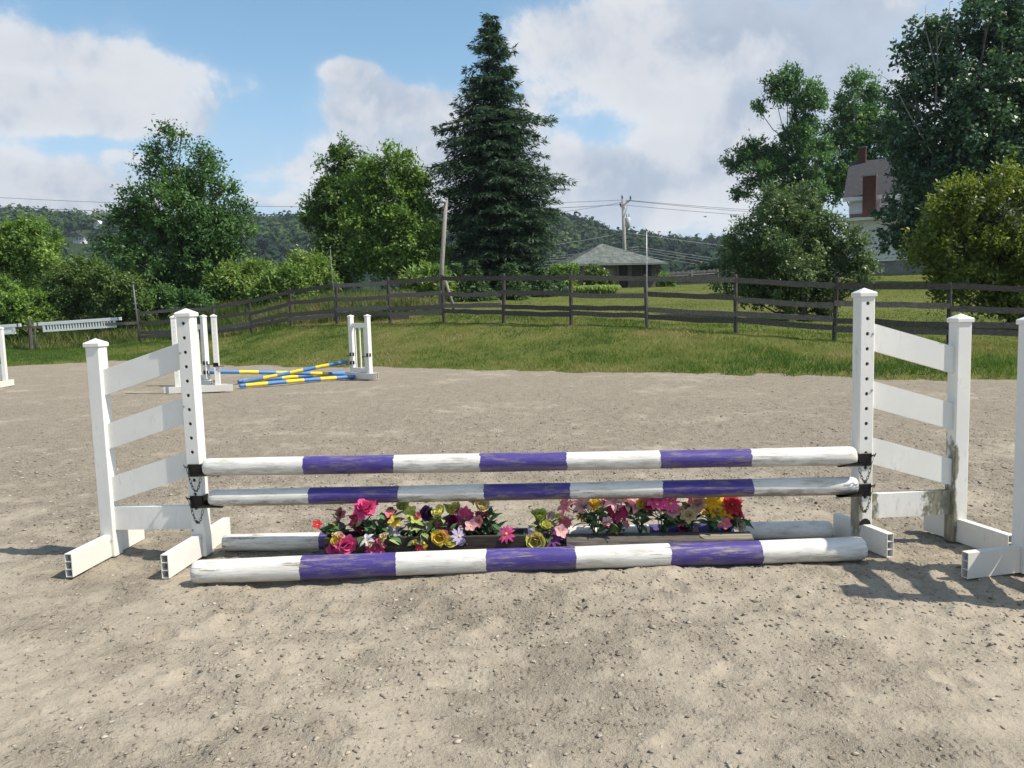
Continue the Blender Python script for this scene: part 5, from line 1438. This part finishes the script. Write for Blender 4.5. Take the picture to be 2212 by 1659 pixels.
def conifer(name, label, base, H, env, n_whorl, mat, seed, group, tw=.45, cat='tree', per=5, extra=(), droopy=.35, trunk_r=.25, wid=.27, step=.16):
    """env(h, side) gives the branch reach at relative height h towards side -1..1 across the picture."""
    q = np.random.default_rng(2000 + seed)
    B = at_depth(*base); B.z = gz(B.x, B.y); t = empty(name, B); tag(t, label, cat, group)
    P, Dv, Nn, Ls, tint = [], [], [], [], []
    mb = MB(); mb.tube([(0, 0, -.2), (0, 0, H * .5), (0, 0, H)], [trunk_r, trunk_r * .55, .02], 8)
    br = []
    for k in range(n_whorl):
        h = .03 + .96 * (k / (n_whorl - 1)) ** 1.05
        nb = max(5, int(9 * (1 - h) + 5))
        for j in range(nb):
            az = 2 * math.pi * (j + q.random()) / nb; L_ = env(h, math.cos(az)) * q.choice([q.uniform(.62, .88), q.uniform(.85, 1.08), q.uniform(.98, 1.14)])
            br.append((h * H + q.normal(0, H * .012), az, L_))
    for (h, az, L_) in extra: br.append((h * H, az, L_))
    for (z, az, L_) in br:
        d = np.array([math.cos(az), math.sin(az), 0]); s_ = np.array([-math.sin(az), math.cos(az), 0])
        h = z / H; ns = max(4, int(L_ / step)); rise = .55 if h > .85 else .10
        u = (np.arange(ns) + q.random(ns)) / ns
        zz = z + L_ * (rise * u - droopy * u * u * (1.0 - .3 * u) + .22 * np.maximum(0, u - .7) ** 1.0)
        C = d[None] * (u * L_)[:, None]; C[:, 2] = zz
        mb.tube([Vector((0, 0, z)), Vector(C[len(C) // 2]), Vector(C[-1])], [max(.012, .018 * L_), .014, .005], 4, caps=False)
        w = L_ * .34 * (1 - .75 * u) * np.minimum(1, .35 + u * 2.5) + .04
        for g in range(per):
            lat = q.uniform(-1, 1, ns)
            p = C + s_[None] * (lat * w)[:, None] + q.normal(0, .05 * tw / .45, (ns, 3)); p[:, 2] -= np.abs(lat) * w * .35
            dv = d[None] * .65 + s_[None] * (np.sign(lat) * .55)[:, None] + q.normal(0, .3, (ns, 3)); dv[:, 2] -= droopy * 1.2 * q.random(ns)
            P.append(p); Dv.append(dv); Nn.append(np.tile([0, 0, 1.0], (ns, 1)) + q.normal(0, .55, (ns, 3)))
            Ls.append(tw * q.uniform(.6, 1.2, ns)); tint.append(np.clip(.34 + .22 * u + q.normal(0, .17, ns), 0, 1))
    P = np.concatenate(P); Dv = np.concatenate(Dv); Nn = np.concatenate(Nn); Ls = np.concatenate(Ls); tint = np.concatenate(tint)
    keep = P[:, 2] > .02
    V, F = leaf_cards(P[keep], Dv[keep], Nn[keep], Ls[keep], Ls[keep] * wid, .1)
    link('crown', np_mesh('crown', V, F, {'tint': np.repeat(tint[keep], 4)}), t, LM[mat])
    mb.build('trunk', M_BARK, t)
    return t, len(P)
SD = 48.0
sb = (1080, 632, SD); _b = at_depth(*sb); _b.z = gz(_b.x, _b.y); SH = at_depth(1074, 40, SD).z - _b.z
hy = lambda y: (at_depth(1078, y, SD).z - _b.z) / SH
EL = sorted([(hy(y), (1080 - x) * SD / FPX) for (x, y) in ((1074, 40), (1055, 75), (1030, 130), (1008, 190), (990, 240), (962, 258), (975, 290), (946, 330), (948, 380), (965, 430), (975, 480), (975, 540), (990, 590), (1020, 625))])
ER = sorted([(hy(y), (x - 1078) * SD / FPX) for (x, y) in ((1078, 40), (1098, 80), (1125, 120), (1130, 165), (1140, 210), (1165, 250), (1172, 300), (1180, 350), (1205, 380), (1210, 420), (1200, 470), (1196, 530), (1185, 585), (1140, 625))])
def env_s(h, side):
    l = np.interp(h, [a for a, b in EL], [b for a, b in EL]); r = np.interp(h, [a for a, b in ER], [b for a, b in ER])
    return float(max(.38, l * (1 - side) / 2 + r * (1 + side) / 2))
pxm = SD / FPX
_, ns_ = conifer('spruce_tree', 'tall dark spruce towering in the middle behind the fence', sb, SH, env_s, 62, 'spruce', 1, G_T, .36, per=16, droopy=.44, wid=.22, step=.2, trunk_r=.36,
        extra=[(hy(235), .15, 128 * pxm), (hy(250), -.1, 122 * pxm), (hy(242), .05, 110 * pxm), (hy(375), -.1, 158 * pxm), (hy(385), .2, 150 * pxm), (hy(370), .05, 140 * pxm), (hy(330), 3.0, 130 * pxm), (hy(250), 3.2, 125 * pxm), (hy(395), 3.3, 135 * pxm)])
print('spruce cards', ns_)
for k, (x, yb, yt, hw, D, lab) in enumerate([(990, 647, 572, 36, 39, 'first small spruce of the row, nearest the leaning pole'), (1025, 651, 566, 44, 39, 'second small spruce of the row, the pointed bright one'), (1107, 650, 571, 36, 40, 'third small spruce of the row with rounded top'),
                                            (1169, 643, 581, 36, 42, 'fourth small spruce of the row, before the tall spruce edge'), (1203, 640, 588, 28, 43, 'fifth small spruce of the row, darkest and nearest the hut')]):
    b = at_depth(x, yb, D); H = at_depth(x, yt, D).z - gz(b.x, b.y); wd = hw * D / FPX
    conifer('small_spruce', lab, (x, yb, D), H, lambda h, s, wd=wd, k=k: max(.06, wd * (1 - h) ** (.8 if k != 2 else .5) * 1.15), 17, 'fir', 10 + k, 'row of small spruces', .22, per=5, droopy=.15, trunk_r=.05)

# shrubs
SHR = [
 ('locust_shrub', 'tall light green locust thicket at the left picture edge', (50, 700, 45), [(60, 480, 24), (40, 510, 40), (95, 520, 34), (5, 530, 40), (100, 565, 38), (50, 570, 56), (-10, 600, 50), (100, 610, 44), (30, 640, 50), (140, 590, 20)], 22000, (.20, .10), 'locust', .10, .30),
 ('leafy_shrub', 'olive green rounded shrub above the hanging slotted filler', (170, 722, 39), [(150, 590, 28), (190, 582, 24), (120, 620, 34), (165, 625, 42), (210, 615, 36), (140, 665, 38), (195, 665, 44), (90, 650, 24)], 20000, (.15, .08), 'olive', .07, .26),
 ('leafy_shrub', 'pale green shrub right of the slotted filler below the elm like tree', (262, 722, 38), [(235, 640, 30), (270, 625, 32), (250, 675, 36), (295, 670, 34), (230, 600, 24)], 13000, (.14, .08), 'olive', .06, .24),
 ('leafy_shrub', 'bright green shrub low at the left picture edge', (15, 735, 37), [(5, 630, 26), (25, 660, 32), (0, 690, 34), (45, 700, 24)], 9000, (.17, .10), 'locust', .06, .26),
 ('leafy_shrub', 'dark shrub at the foot of the elm like tree', (350, 716, 40), [(320, 650, 32), (365, 650, 34), (400, 660, 32), (345, 685, 30), (440, 665, 28)], 12000, (.16, .09), 'elm', .06, .26),
 ('leafy_shrub', 'small bright sapling between the locust thicket and the olive shrub', (75, 728, 38), [(70, 650, 18), (90, 680, 24), (62, 690, 20)], 5000, (.16, .08), 'locust', .04, .22),
 ('sumac_shrub', 'feathery sumac shrub left of the weedy mound', (520, 690, 42), [(500, 610, 28), (545, 600, 30), (520, 640, 34), (570, 625, 28), (480, 640, 24)], 11000, (.26, .08), 'fern', .05, .34),
 ('sumac_shrub', 'spreading sumac shrub below the distant woods', (610, 676, 40), [(590, 600, 24), (625, 610, 26), (600, 635, 30), (640, 640, 24), (570, 640, 24)], 9000, (.26, .08), 'fern', .05, .34),
 ('sumac_shrub', 'rounded sumac shrub in front of the maple', (668, 668, 41), [(655, 580, 26), (685, 590, 28), (660, 615, 32), (695, 620, 24), (650, 640, 24)], 11000, (.24, .085), 'fern', .05, .32),
 ('sumac_shrub', 'low sumac just left of the leaning pole', (925, 648, 38), [(905, 600, 18), (935, 592, 18), (920, 620, 24), (950, 612, 16), (890, 620, 16)], 6000, (.24, .08), 'fern', .04, .30),
 ('leafy_shrub', 'light green shrub at the left corner of the hut', (1222, 640, 47), [(1212, 592, 15), (1230, 588, 12), (1200, 605, 15), (1222, 612, 16), (1205, 628, 14)], 6000, (.18, .10), 'locust', .04, .26),
 ('leafy_shrub', 'white flecked shrub before the hut shutters', (1292, 628, 50), [(1285, 588, 8), (1295, 598, 9), (1278, 602, 9), (1292, 610, 10), (1308, 610, 7)], 3600, (.20, .12), 'olive', .04, .26),
 ('leafy_shrub', 'small shrub at the right corner of the hut', (1438, 622, 56), [(1436, 603, 7), (1446, 608, 7), (1430, 611, 7)], 1800, (.20, .10), 'locust', .03, .24),
 ('leafy_shrub', 'dark hedge bush between the hut and the apple tree', (1560, 612, 72), [(1520, 588, 10), (1545, 580, 18), (1570, 575, 22), (1600, 580, 22), (1540, 596, 14), (1590, 596, 18)], 6000, (.28, .16), 'poplar', .06, .4),
]
for i, (nm, lab, base, lobes, n, lf, mt, tr_, sp) in enumerate(SHR):
    tree(nm, lab, 'shrub', base, lobes, n, lf, mt, 40 + i, G_S, tr_, spread=sp, dens=.4, clump=18, limb_r=.6, flat=.6)
# the bed of daylily leaves before the hut
def daylilies():
    q = np.random.default_rng(61)
    t = empty('daylily_bed', at_depth(1290, 632, 47)); t.location.z = gz(t.location.x, t.location.y); tag(t, 'bed of arching light green daylily leaves in front of the hut', 'plants')
    V, F, T = [], [], []
    n = 2600
    xd = q.uniform(1243, 1334, n); D = 46 + q.uniform(-1.4, 1.4, n)
    X = (xd - 1106) / FPX * D; Z = ground_z(X, D)
    a = q.uniform(0, 6.28, n); L_ = q.uniform(.35, .62, n); w = q.uniform(.02, .035, n)
    d = np.stack([np.cos(a), np.sin(a), np.zeros(n)], -1); s = np.stack([-np.sin(a), np.cos(a), np.zeros(n)], -1) * w[:, None]
    P0 = np.stack([X, D, Z], -1) - np.array(t.location); up = np.array([0, 0, 1.0])
    P1 = P0 + d * (L_ * .25)[:, None] + up * (L_ * .75)[:, None]; P2 = P1 + d * (L_ * .35)[:, None] + up * (L_ * .05)[:, None]; P3_ = P2 + d * (L_ * .22)[:, None] - up * (L_ * .3)[:, None]
    V = np.stack([P0 - s * .5, P0 + s * .5, P1 + s, P1 - s, P2 + s * .8, P2 - s * .8, P3_, P3_], 1).reshape(-1, 3)
    base = (np.arange(n) * 8)[:, None]
    F = np.concatenate([base + np.array([[0, 1, 2, 3]]), base + np.array([[3, 2, 4, 5]])]); F3 = base + np.array([[5, 4, 6, 7]]); F = np.concatenate([F, F3])
    V = V.reshape(-1, 8, 3); V[:, 7] += s * .1; V = V.reshape(-1, 3)
    link('leaves', np_mesh('leaves', V, F, {'tint': np.repeat(q.uniform(.3, 1, n), 8)}), t, LM['fern'])
daylilies()

# ================================================================ FLOWER BOXES AND ARTIFICIAL FLOWERS
M_BOXW = simple_mat('dark_box_wood', (.026, .022, .020), (.085, .072, .062), 9, .85, .6, .2, (.6, 6, 6))
M_LOGW = simple_mat('weathered_log_plank', (.045, .040, .036), (.17, .15, .13), 9, .85, .7, .2, (.6, 6, 6))
def flower_box():
    a, b = at_depth(708, 1190, 4.50), at_depth(1140, 1175, 4.44)
    L_ = (b - a).length; z0 = 0.002
    t = empty('flower_box', (a.x, a.y, z0), math.atan2(b.y - a.y, b.x - a.x)); tag(t, 'dark wooden flower box under the left half of the jump', 'flower box')
    H, Wd = .125, .15
    mb = MB(); mb.box((L_ / 2, -Wd / 2 + .01, H / 2), (L_, .02, H), bev=.003); mb.build('front_board', M_BOXW, t)
    mb = MB(); mb.box((L_ / 2, Wd / 2 - .01, H / 2), (L_, .02, H), bev=.003); mb.build('back_board', M_BOXW, t)
    for x in (.012, L_ - .012):
        mb = MB(); mb.box((x, 0, H / 2), (.022, Wd - .042, H - .004), bev=.002); mb.build('end_board', M_BOXW, t)
    mb = MB(); mb.box((L_ / 2, 0, H - .03), (L_ - .05, Wd - .042, .02)); mb.build('top_board', M_BOXW, t)
    return t
flower_box()
def flower_log():
    a, b = at_depth(1224, 1180, 4.48), at_depth(1622, 1172, 4.42); L_ = (b - a).length
    t = empty('flower_log', (a.x, a.y, .002), math.atan2(b.y - a.y, b.x - a.x)); t.scale = (1, 1, .70); tag(t, 'weathered flat log drilled for flowers under the right half of the jump', 'flower box')
    q = np.random.default_rng(5); V, F = [], []; n = 26; S = 12
    for k in range(n + 1):
        x = L_ * k / n
        for j in range(S):
            an = 2 * math.pi * j / S; y = .085 * math.cos(an); z = .062 + .066 * math.sin(an)
            z = min(z, .118 + q.normal(0, .0015)); z = max(z, .0); V.append((x, y * (1 + q.normal(0, .02)), z))
    for k in range(n):
        for j in range(S): F.append((k * S + j, k * S + (j + 1) % S, (k + 1) * S + (j + 1) % S, (k + 1) * S + j))
    F.append(tuple(range(S))[::-1]); F.append(tuple(n * S + j for j in range(S)))
    me = bpy.data.meshes.new('log'); me.from_pydata(V, [], F); me.update()
    link('log', me, t, M_LOGW)
    # the sawn pale upper edge near its right end
    mb = MB(); mb.poly([(L_ * .72, -.055, .1225), (L_ - .005, -.055, .1225), (L_ - .005, .0, .1225), (L_ * .72, .0, .1225)]); mb.poly([(L_ * .72, -.057, .121), (L_ - .006, -.057, .121), (L_ - .006, -.066, .098), (L_ * .75, -.066, .098)])
    mb.build('sawn_face', simple_mat('pale_sawn_wood', (.24, .20, .14), (.42, .37, .28), 12, .85, .4, .2, (.4, 8, 8)), t)
flower_log()

def petal(mb, ang, r0, L_, W_, lift, cup, tipw=.35, seg=4, roll=.0, z0=0.0):
    """One petal growing outwards at an angle; lift raises it, cup curls it."""
    ca, sa = math.cos(ang), math.sin(ang)
    rows = []
    for k in range(seg + 1):
        u = k / seg; w = W_ * (math.sin(math.pi * min(1, u * .82 + .12)) ** .8) * (1 if u < .75 else (1 - (u - .75) / .25 * (1 - tipw)))
        e = lift + cup * u
        r = r0 + L_ * u * math.cos(e); z = z0 + L_ * u * math.sin(e)
        rows.append([(r * ca - s * w / 2 * sa, r * sa + s * w / 2 * ca, z + abs(s) * roll * w) for s in (-1, 0, 1)])
    for k in range(seg):
        for j in range(2): mb.poly([rows[k][j], rows[k][j + 1], rows[k + 1][j + 1], rows[k + 1][j]], True)
def blossom_mesh(kind, seed):
    q = np.random.default_rng(seed); mb = MB(); ce = None
    if kind == 'daisy':
        n = 11
        for k in range(n): petal(mb, 2 * math.pi * k / n + q.normal(0, .06), .10, .92, .34, .20 + q.normal(0, .08), -.25, .4)
        ce = .17
    elif kind == 'double':
        for (n, L_, li, rr) in ((12, .98, .05, .1), (10, .80, .38, .08), (8, .58, .75, .06), (5, .36, 1.15, .03)):
            for k in range(n): petal(mb, 2 * math.pi * (k + q.random() * .5) / n, rr, L_ * q.uniform(.88, 1.05), .55, li + q.normal(0, .1), -.2, .55)
        ce = .10
    elif kind == 'rose':
        for (n, L_, li, rr, W_) in ((5, .95, .25, .10, .95), (5, .80, .65, .10, .85), (4, .66, 1.0, .08, .70), (3, .55, 1.3, .05, .5)):
            for k in range(n): petal(mb, 2 * math.pi * (k + q.random() * .4) / n + li, rr, L_ * q.uniform(.9, 1.06), W_, li, .45, .6, 4, .18)
    elif kind == 'lily':
        for k in range(6): petal(mb, 2 * math.pi * k / 6 + q.normal(0, .08), .04, 1.15, .52, .75 + q.normal(0, .1), -.75, .12, 5, .22)
        ce = .07
    elif kind == 'five':
        for k in range(5): petal(mb, 2 * math.pi * k / 5 + q.normal(0, .08), .04, .95, .80, .35 + q.normal(0, .12), -.1, .7, 4, .12)
        ce = .14
    else:                                     # loose ruffled head
        for (n, L_, li) in ((9, .95, .15), (8, .82, .55), (6, .66, .95), (4, .45, 1.3)):
            for k in range(n): petal(mb, 2 * math.pi * (k + q.random()) / n, .05, L_ * q.uniform(.8, 1.1), .85, li + q.normal(0, .18), q.uniform(-.3, .4), .8, 3, .2)
    return mb, ce
FC = {'pink': (.82, .22, .30), 'hot': (.82, .12, .32), 'crimson': (.52, .05, .13), 'red': (.56, .04, .05), 'pale': (.84, .46, .48), 'rosy': (.72, .26, .30), 'yellow': (.80, .58, .10), 'lemon': (.74, .70, .20),
      'gold': (.85, .48, .02), 'cream': (.78, .66, .36), 'purple': (.16, .05, .20), 'lav': (.50, .44, .66), 'white': (.74, .70, .74), 'peach': (.78, .55, .42), 'magenta': (.36, .035, .20), 'beige': (.60, .50, .38), 'lime': (.52, .58, .14)}
def petal_mat(name, c):
    m, N, L, P = new_mat('petal_' + name); tc = N.new('ShaderNodeTexCoord')
    n = tnoise(N, L, tc.outputs['Object'], 3, 4, .6)
    r = ramp(N, [(.3, tuple(v * .72 for v in c)), (.7, tuple(min(.9, v * 1.08) for v in c))]); L.new(n.outputs['Fac'], r.inputs[0]); L.new(r.outputs[0], P.inputs['Base Color'])
    P.inputs['Roughness'].default_value = .7; P.inputs['Specular IOR Level'].default_value = .2
    t = N.new('ShaderNodeBsdfTranslucent'); L.new(r.outputs[0], t.inputs['Color']); mx = N.new('ShaderNodeMixShader'); mx.inputs[0].default_value = .3
    L.new(P.outputs[0], mx.inputs[1]); L.new(t.outputs[0], mx.inputs[2]); L.new(mx.outputs[0], N['Material Output'].inputs[0])
    return m
PM = {k: petal_mat(k, v) for k, v in FC.items()}
M_CEN = simple_mat('flower_centre', (.55, .36, .03), (.75, .55, .06), 20, .8, .3)
M_FLEAF = simple_mat('cloth_leaf', (.035, .085, .032), (.085, .165, .060), 5, .6, .2, .3, rnd=.5)
M_FLEAFY = simple_mat('variegated_leaf', (.10, .16, .05), (.34, .36, .15), 9, .6, .2, .3, rnd=.3)
M_STEM = simple_mat('plastic_stem', (.02, .045, .02), (.05, .085, .035), 8, .5)
BM_CACHE = {}
def get_blossom(kind, col, v):
    key = (kind, col, v)
    if key not in BM_CACHE:
        mb, ce = blossom_mesh(kind, 700 + v + len(kind)); me = mb.mesh('blossom'); me.materials.append(PM[col])
        cm = None
        if ce:
            c = MB(); c.tube([(0, 0, .02), (0, 0, .10), (0, 0, .14)], [ce, ce * .9, ce * .4], 9); cm = c.mesh('centre'); cm.materials.append(M_CEN)
        BM_CACHE[key] = (me, cm)
    return BM_CACHE[key]
def leaf_mesh(mat):
    mb = MB(); rows = []
    for k in range(6):
        u = k / 5; w = .42 * math.sin(math.pi * min(1, u * .86 + .08)) * (1 if u < .8 else .55 if u < 1 else .05)
        z = .12 * math.sin(u * 2.4) - .18 * u * u
        rows.append([(u, -w / 2, z + .05), (u, 0, z), (u, w / 2, z + .05)])
    for k in range(5):
        for j in range(2): mb.poly([rows[k][j], rows[k][j + 1], rows[k + 1][j + 1], rows[k + 1][j]], True)
    me = mb.mesh('leaf'); me.materials.append(mat); return me
ME_L1, ME_L2 = leaf_mesh(M_FLEAF), leaf_mesh(M_FLEAFY)
fq = np.random.default_rng(31)
def S7(x, y): return (700 + x / 3.568) * .8848, (1180 + y / 3.568) * .8848
def S8(x, y): return (1250 + x / 3.568) * .8848, (1170 + y / 3.568) * .8848
def bouquet(S, bx, by, blooms, nleaf, label, D=4.49, variegated=False):
    xb, yb = S(bx, by); B = at_depth(xb, yb, D); B.z = .105 if S is S7 else .082
    t = empty('flower_bunch', B); tag(t, label, 'artificial flowers', 'artificial flower bunches')
    stems = MB(); tips = []
    for i, (x, y, kind, col, r) in enumerate(blooms):
        xd, yd = S(x, y); dep = D + fq.uniform(-.07, .06)
        if y > by - 25 or yd > 1160: dep = D - .105 - fq.uniform(0, .03)          # hangs over the front edge
        P = at_depth(xd, yd, dep) - B; R_ = r / 3.568 * .8848 * D / FPX * 1.5
        P.z = max(P.z, R_ * .4 - B.z + .02)
        me, cm = get_blossom(kind, col, i % 2)
        o = link('blossom', me, t); o.location = P; o.scale = (R_, R_, R_)
        dirn = Vector((P.x * 1.2 + fq.normal(0, .25), -.62 + fq.normal(0, .22), .55 + fq.normal(0, .25))).normalized()
        o.rotation_euler = dirn.to_track_quat('Z', 'Y').to_euler()
        o.rotation_euler.rotate_axis('Z', fq.uniform(0, 6.28))
        if cm is not None: link('centre', cm, o)
        mid = Vector((P.x * .35, P.y * .4, max(.03, P.z * .6)))
        if P.z < .02: mid = Vector((P.x * .6, P.y * .5, .05))
        stems.tube([(fq.normal(0, .008), fq.normal(0, .008), -.02), mid, P - dirn * .01], [.0035, .003, .0025], 5, caps=False); tips.append((mid, P))
    for (x, y, kind, col, r) in list(blooms):
        if fq.random() < .8:
            x2, y2 = x + fq.normal(0, 55), min(y + fq.normal(12, 45), by + 50); xd, yd = S(x2, y2)
            P = at_depth(xd, yd, D + fq.uniform(-.02, .08) if y2 < by - 40 else D - .115) - B; R_ = r * fq.uniform(.55, .85) / 3.568 * .8848 * D / FPX * 1.3
            if P.z < -.05: continue
            kd = ('five', 'ruffle', 'rose')[int(fq.integers(3))]; col = col if fq.random() < .35 else ('pale', 'cream', 'lemon', 'rosy', 'pink', 'yellow')[int(fq.integers(6))]; me, cm = get_blossom(kd, col, 0); o = link('blossom', me, t); o.location = P; o.scale = (R_, R_, R_)
            dirn = Vector((fq.normal(0, .5), -.6 + fq.normal(0, .3), .6)).normalized(); o.rotation_euler = dirn.to_track_quat('Z', 'Y').to_euler()
            if cm is not None: link('centre', cm, o)
            stems.tube([(0, 0, -.02), (P.x * .4, P.y * .4, P.z * .6), P - dirn * .008], [.003, .0028, .0024], 5, caps=False); tips.append((Vector((P.x * .4, P.y * .4, P.z * .6)), P))
    stems.build('stems', M_STEM, t)
    for k in range(int(nleaf * 2.6)):
        mid, P = tips[int(fq.integers(len(tips)))]; u = fq.uniform(.1, .95)
        p = mid.lerp(P, u) + Vector(fq.normal(0, .012, 3)); 
        if fq.random() < .3: p = mid * fq.uniform(.4, 1)
        p.z = max(p.z, .005 - B.z * .2)
        s = fq.uniform(.055, .10); o = link('leaf', ME_L2 if (variegated and fq.random() < .7) else ME_L1, t)
        o.location = p; o.scale = (s, s, s); o.rotation_euler = (fq.normal(0, .5), fq.uniform(-.9, .5), fq.uniform(0, 6.28))
    return t
bouquet(S7, 430, 470, [(470, 275, 'five', 'pink', 38), (265, 362, 'five', 'red', 34), (455, 412, 'double', 'magenta', 48), (398, 405, 'five', 'yellow', 40), (448, 505, 'rose', 'yellow', 46), (510, 540, 'ruffle', 'hot', 70), (430, 570, 'ruffle', 'hot', 58)], 16, 'leftmost flower bunch, with a yellow rose among hot pink heads')
bouquet(S7, 770, 470, [(690, 228, 'ruffle', 'hot', 78), (600, 305, 'five', 'red', 42), (640, 380, 'ruffle', 'crimson', 52), (580, 350, 'five', 'crimson', 36), (905, 262, 'five', 'pink', 38), (940, 335, 'five', 'yellow', 44), (868, 322, 'five', 'red', 30), (770, 572, 'double', 'hot', 66), (700, 502, 'lily', 'white', 46)], 20, 'flower bunch with a large hot pink head second from the left')
bouquet(S7, 1105, 455, [(940, 428, 'five', 'lav', 54), (1015, 218, 'rose', 'lime', 52), (1080, 250, 'five', 'lime', 46), (1222, 282, 'rose', 'purple', 60), (1120, 320, 'five', 'lime', 40)], 16, 'flower bunch with lime green heads and one dark purple rose', variegated=True)
bouquet(S7, 1245, 470, [(1340, 265, 'rose', 'lemon', 54), (1455, 240, 'rose', 'lemon', 56), (1310, 370, 'rose', 'lemon', 62), (1330, 468, 'rose', 'yellow', 60), (1422, 530, 'rose', 'lemon', 48), (1175, 555, 'five', 'yellow', 40), (1150, 560, 'five', 'crimson', 30)], 15, 'flower bunch of pale yellow roses left of the jump centre', variegated=True)
bouquet(S7, 1540, 470, [(1550, 290, 'double', 'hot', 62), (1450, 340, 'ruffle', 'magenta', 62), (1415, 412, 'double', 'pink', 58), (1500, 462, 'daisy', 'lav', 56), (1608, 372, 'five', 'pale', 44), (1690, 412, 'five', 'pink', 34), (1645, 395, 'five', 'white', 34)], 14, 'flower bunch of magenta heads with one lavender daisy')
bouquet(S7, 1780, 455, [(1690, 212, 'rose', 'cream', 60), (1705, 300, 'ruffle', 'pink', 62), (1670, 330, 'five', 'rosy', 40), (1912, 442, 'daisy', 'hot', 58), (1745, 355, 'five', 'lime', 36)], 16, 'flower bunch with a cream rose and a pink daisy hanging over the box')
bouquet(S8, 250, 465, [(250, 330, 'rose', 'lime', 52), (212, 540, 'rose', 'lemon', 72), (340, 512, 'daisy', 'purple', 68), (340, 312, 'five', 'pale', 32), (290, 420, 'rose', 'lemon', 50), (465, 375, 'double', 'pink', 44), (392, 330, 'five', 'lime', 44)], 18, 'flower bunch between the two boxes with yellow rose and purple daisy', variegated=True)
bouquet(S8, 730, 492, [(480, 245, 'lily', 'rosy', 66), (608, 232, 'lily', 'pale', 62), (715, 222, 'daisy', 'gold', 54), (615, 322, 'daisy', 'gold', 46), (820, 218, 'ruffle', 'pale', 58)], 15, 'flower bunch with rosy lilies and golden daisies on the log')
bouquet(S8, 920, 495, [(890, 192, 'lily', 'pale', 66), (920, 272, 'double', 'crimson', 72), (830, 372, 'five', 'pale', 36), (900, 392, 'ruffle', 'crimson', 44), (985, 395, 'five', 'rosy', 30), (820, 400, 'five', 'crimson', 34)], 14, 'flower bunch with one dark crimson head under pale lilies')
bouquet(S8, 1120, 498, [(1075, 232, 'lily', 'pale', 92), (1190, 222, 'ruffle', 'crimson', 54), (990, 200, 'lily', 'pale', 60)], 12, 'flower bunch with the largest pale pink lily')
bouquet(S8, 1305, 498, [(1250, 150, 'double', 'hot', 78), (1300, 212, 'double', 'hot', 52), (1385, 212, 'daisy', 'hot', 56), (1392, 282, 'five', 'pale', 58), (1370, 290, 'five', 'pale', 50), (1490, 425, 'ruffle', 'crimson', 50), (1470, 365, 'five', 'pink', 38)], 18, 'flower bunch with the hot pink double head touching the pole')
bouquet(S8, 1560, 498, [(1590, 162, 'five', 'pink', 58), (1560, 252, 'ruffle', 'peach', 70), (1620, 215, 'ruffle', 'peach', 56), (1500, 300, 'ruffle', 'peach', 54), (1540, 310, 'ruffle', 'cream', 50)], 13, 'flower bunch of peach ruffled heads left of the golden daisies')
bouquet(S8, 1712, 495, [(1740, 200, 'daisy', 'gold', 58), (1842, 216, 'daisy', 'gold', 62), (1692, 262, 'daisy', 'gold', 52), (1776, 276, 'daisy', 'gold', 62), (1855, 306, 'daisy', 'gold', 54)], 10, 'flower bunch of golden daisies at the right end of the log', variegated=True)
bouquet(S8, 1890, 498, [(1915, 222, 'double', 'red', 66), (1935, 300, 'ruffle', 'crimson', 56), (1850, 392, 'five', 'pink', 46), (1985, 402, 'ruffle', 'beige', 46), (1910, 380, 'five', 'crimson', 38), (1905, 250, 'daisy', 'gold', 40)], 12, 'rightmost flower bunch, dark red with a beige head')

# ================================================================ HAZE
def haze():
    mb = MB(); mb.box((0, 400, 85), (3600, 2600, 250)); me = mb.mesh('haze')
    m = bpy.data.materials.new('thin_haze'); m.use_nodes = True; N = m.node_tree.nodes; L = m.node_tree.links; N.clear()
    out = N.new('ShaderNodeOutputMaterial'); v = N.new('ShaderNodeVolumePrincipled')
    v.inputs['Color'].default_value = (.72, .82, .95, 1); v.inputs['Density'].default_value = .00018; v.inputs['Anisotropy'].default_value = .2
    L.new(v.outputs[0], out.inputs['Volume'])
    o = link('haze', me, None, m); tag(o, 'thin bluish summer haze over the valley', 'haze', kind='stuff')
if HAZE: haze()
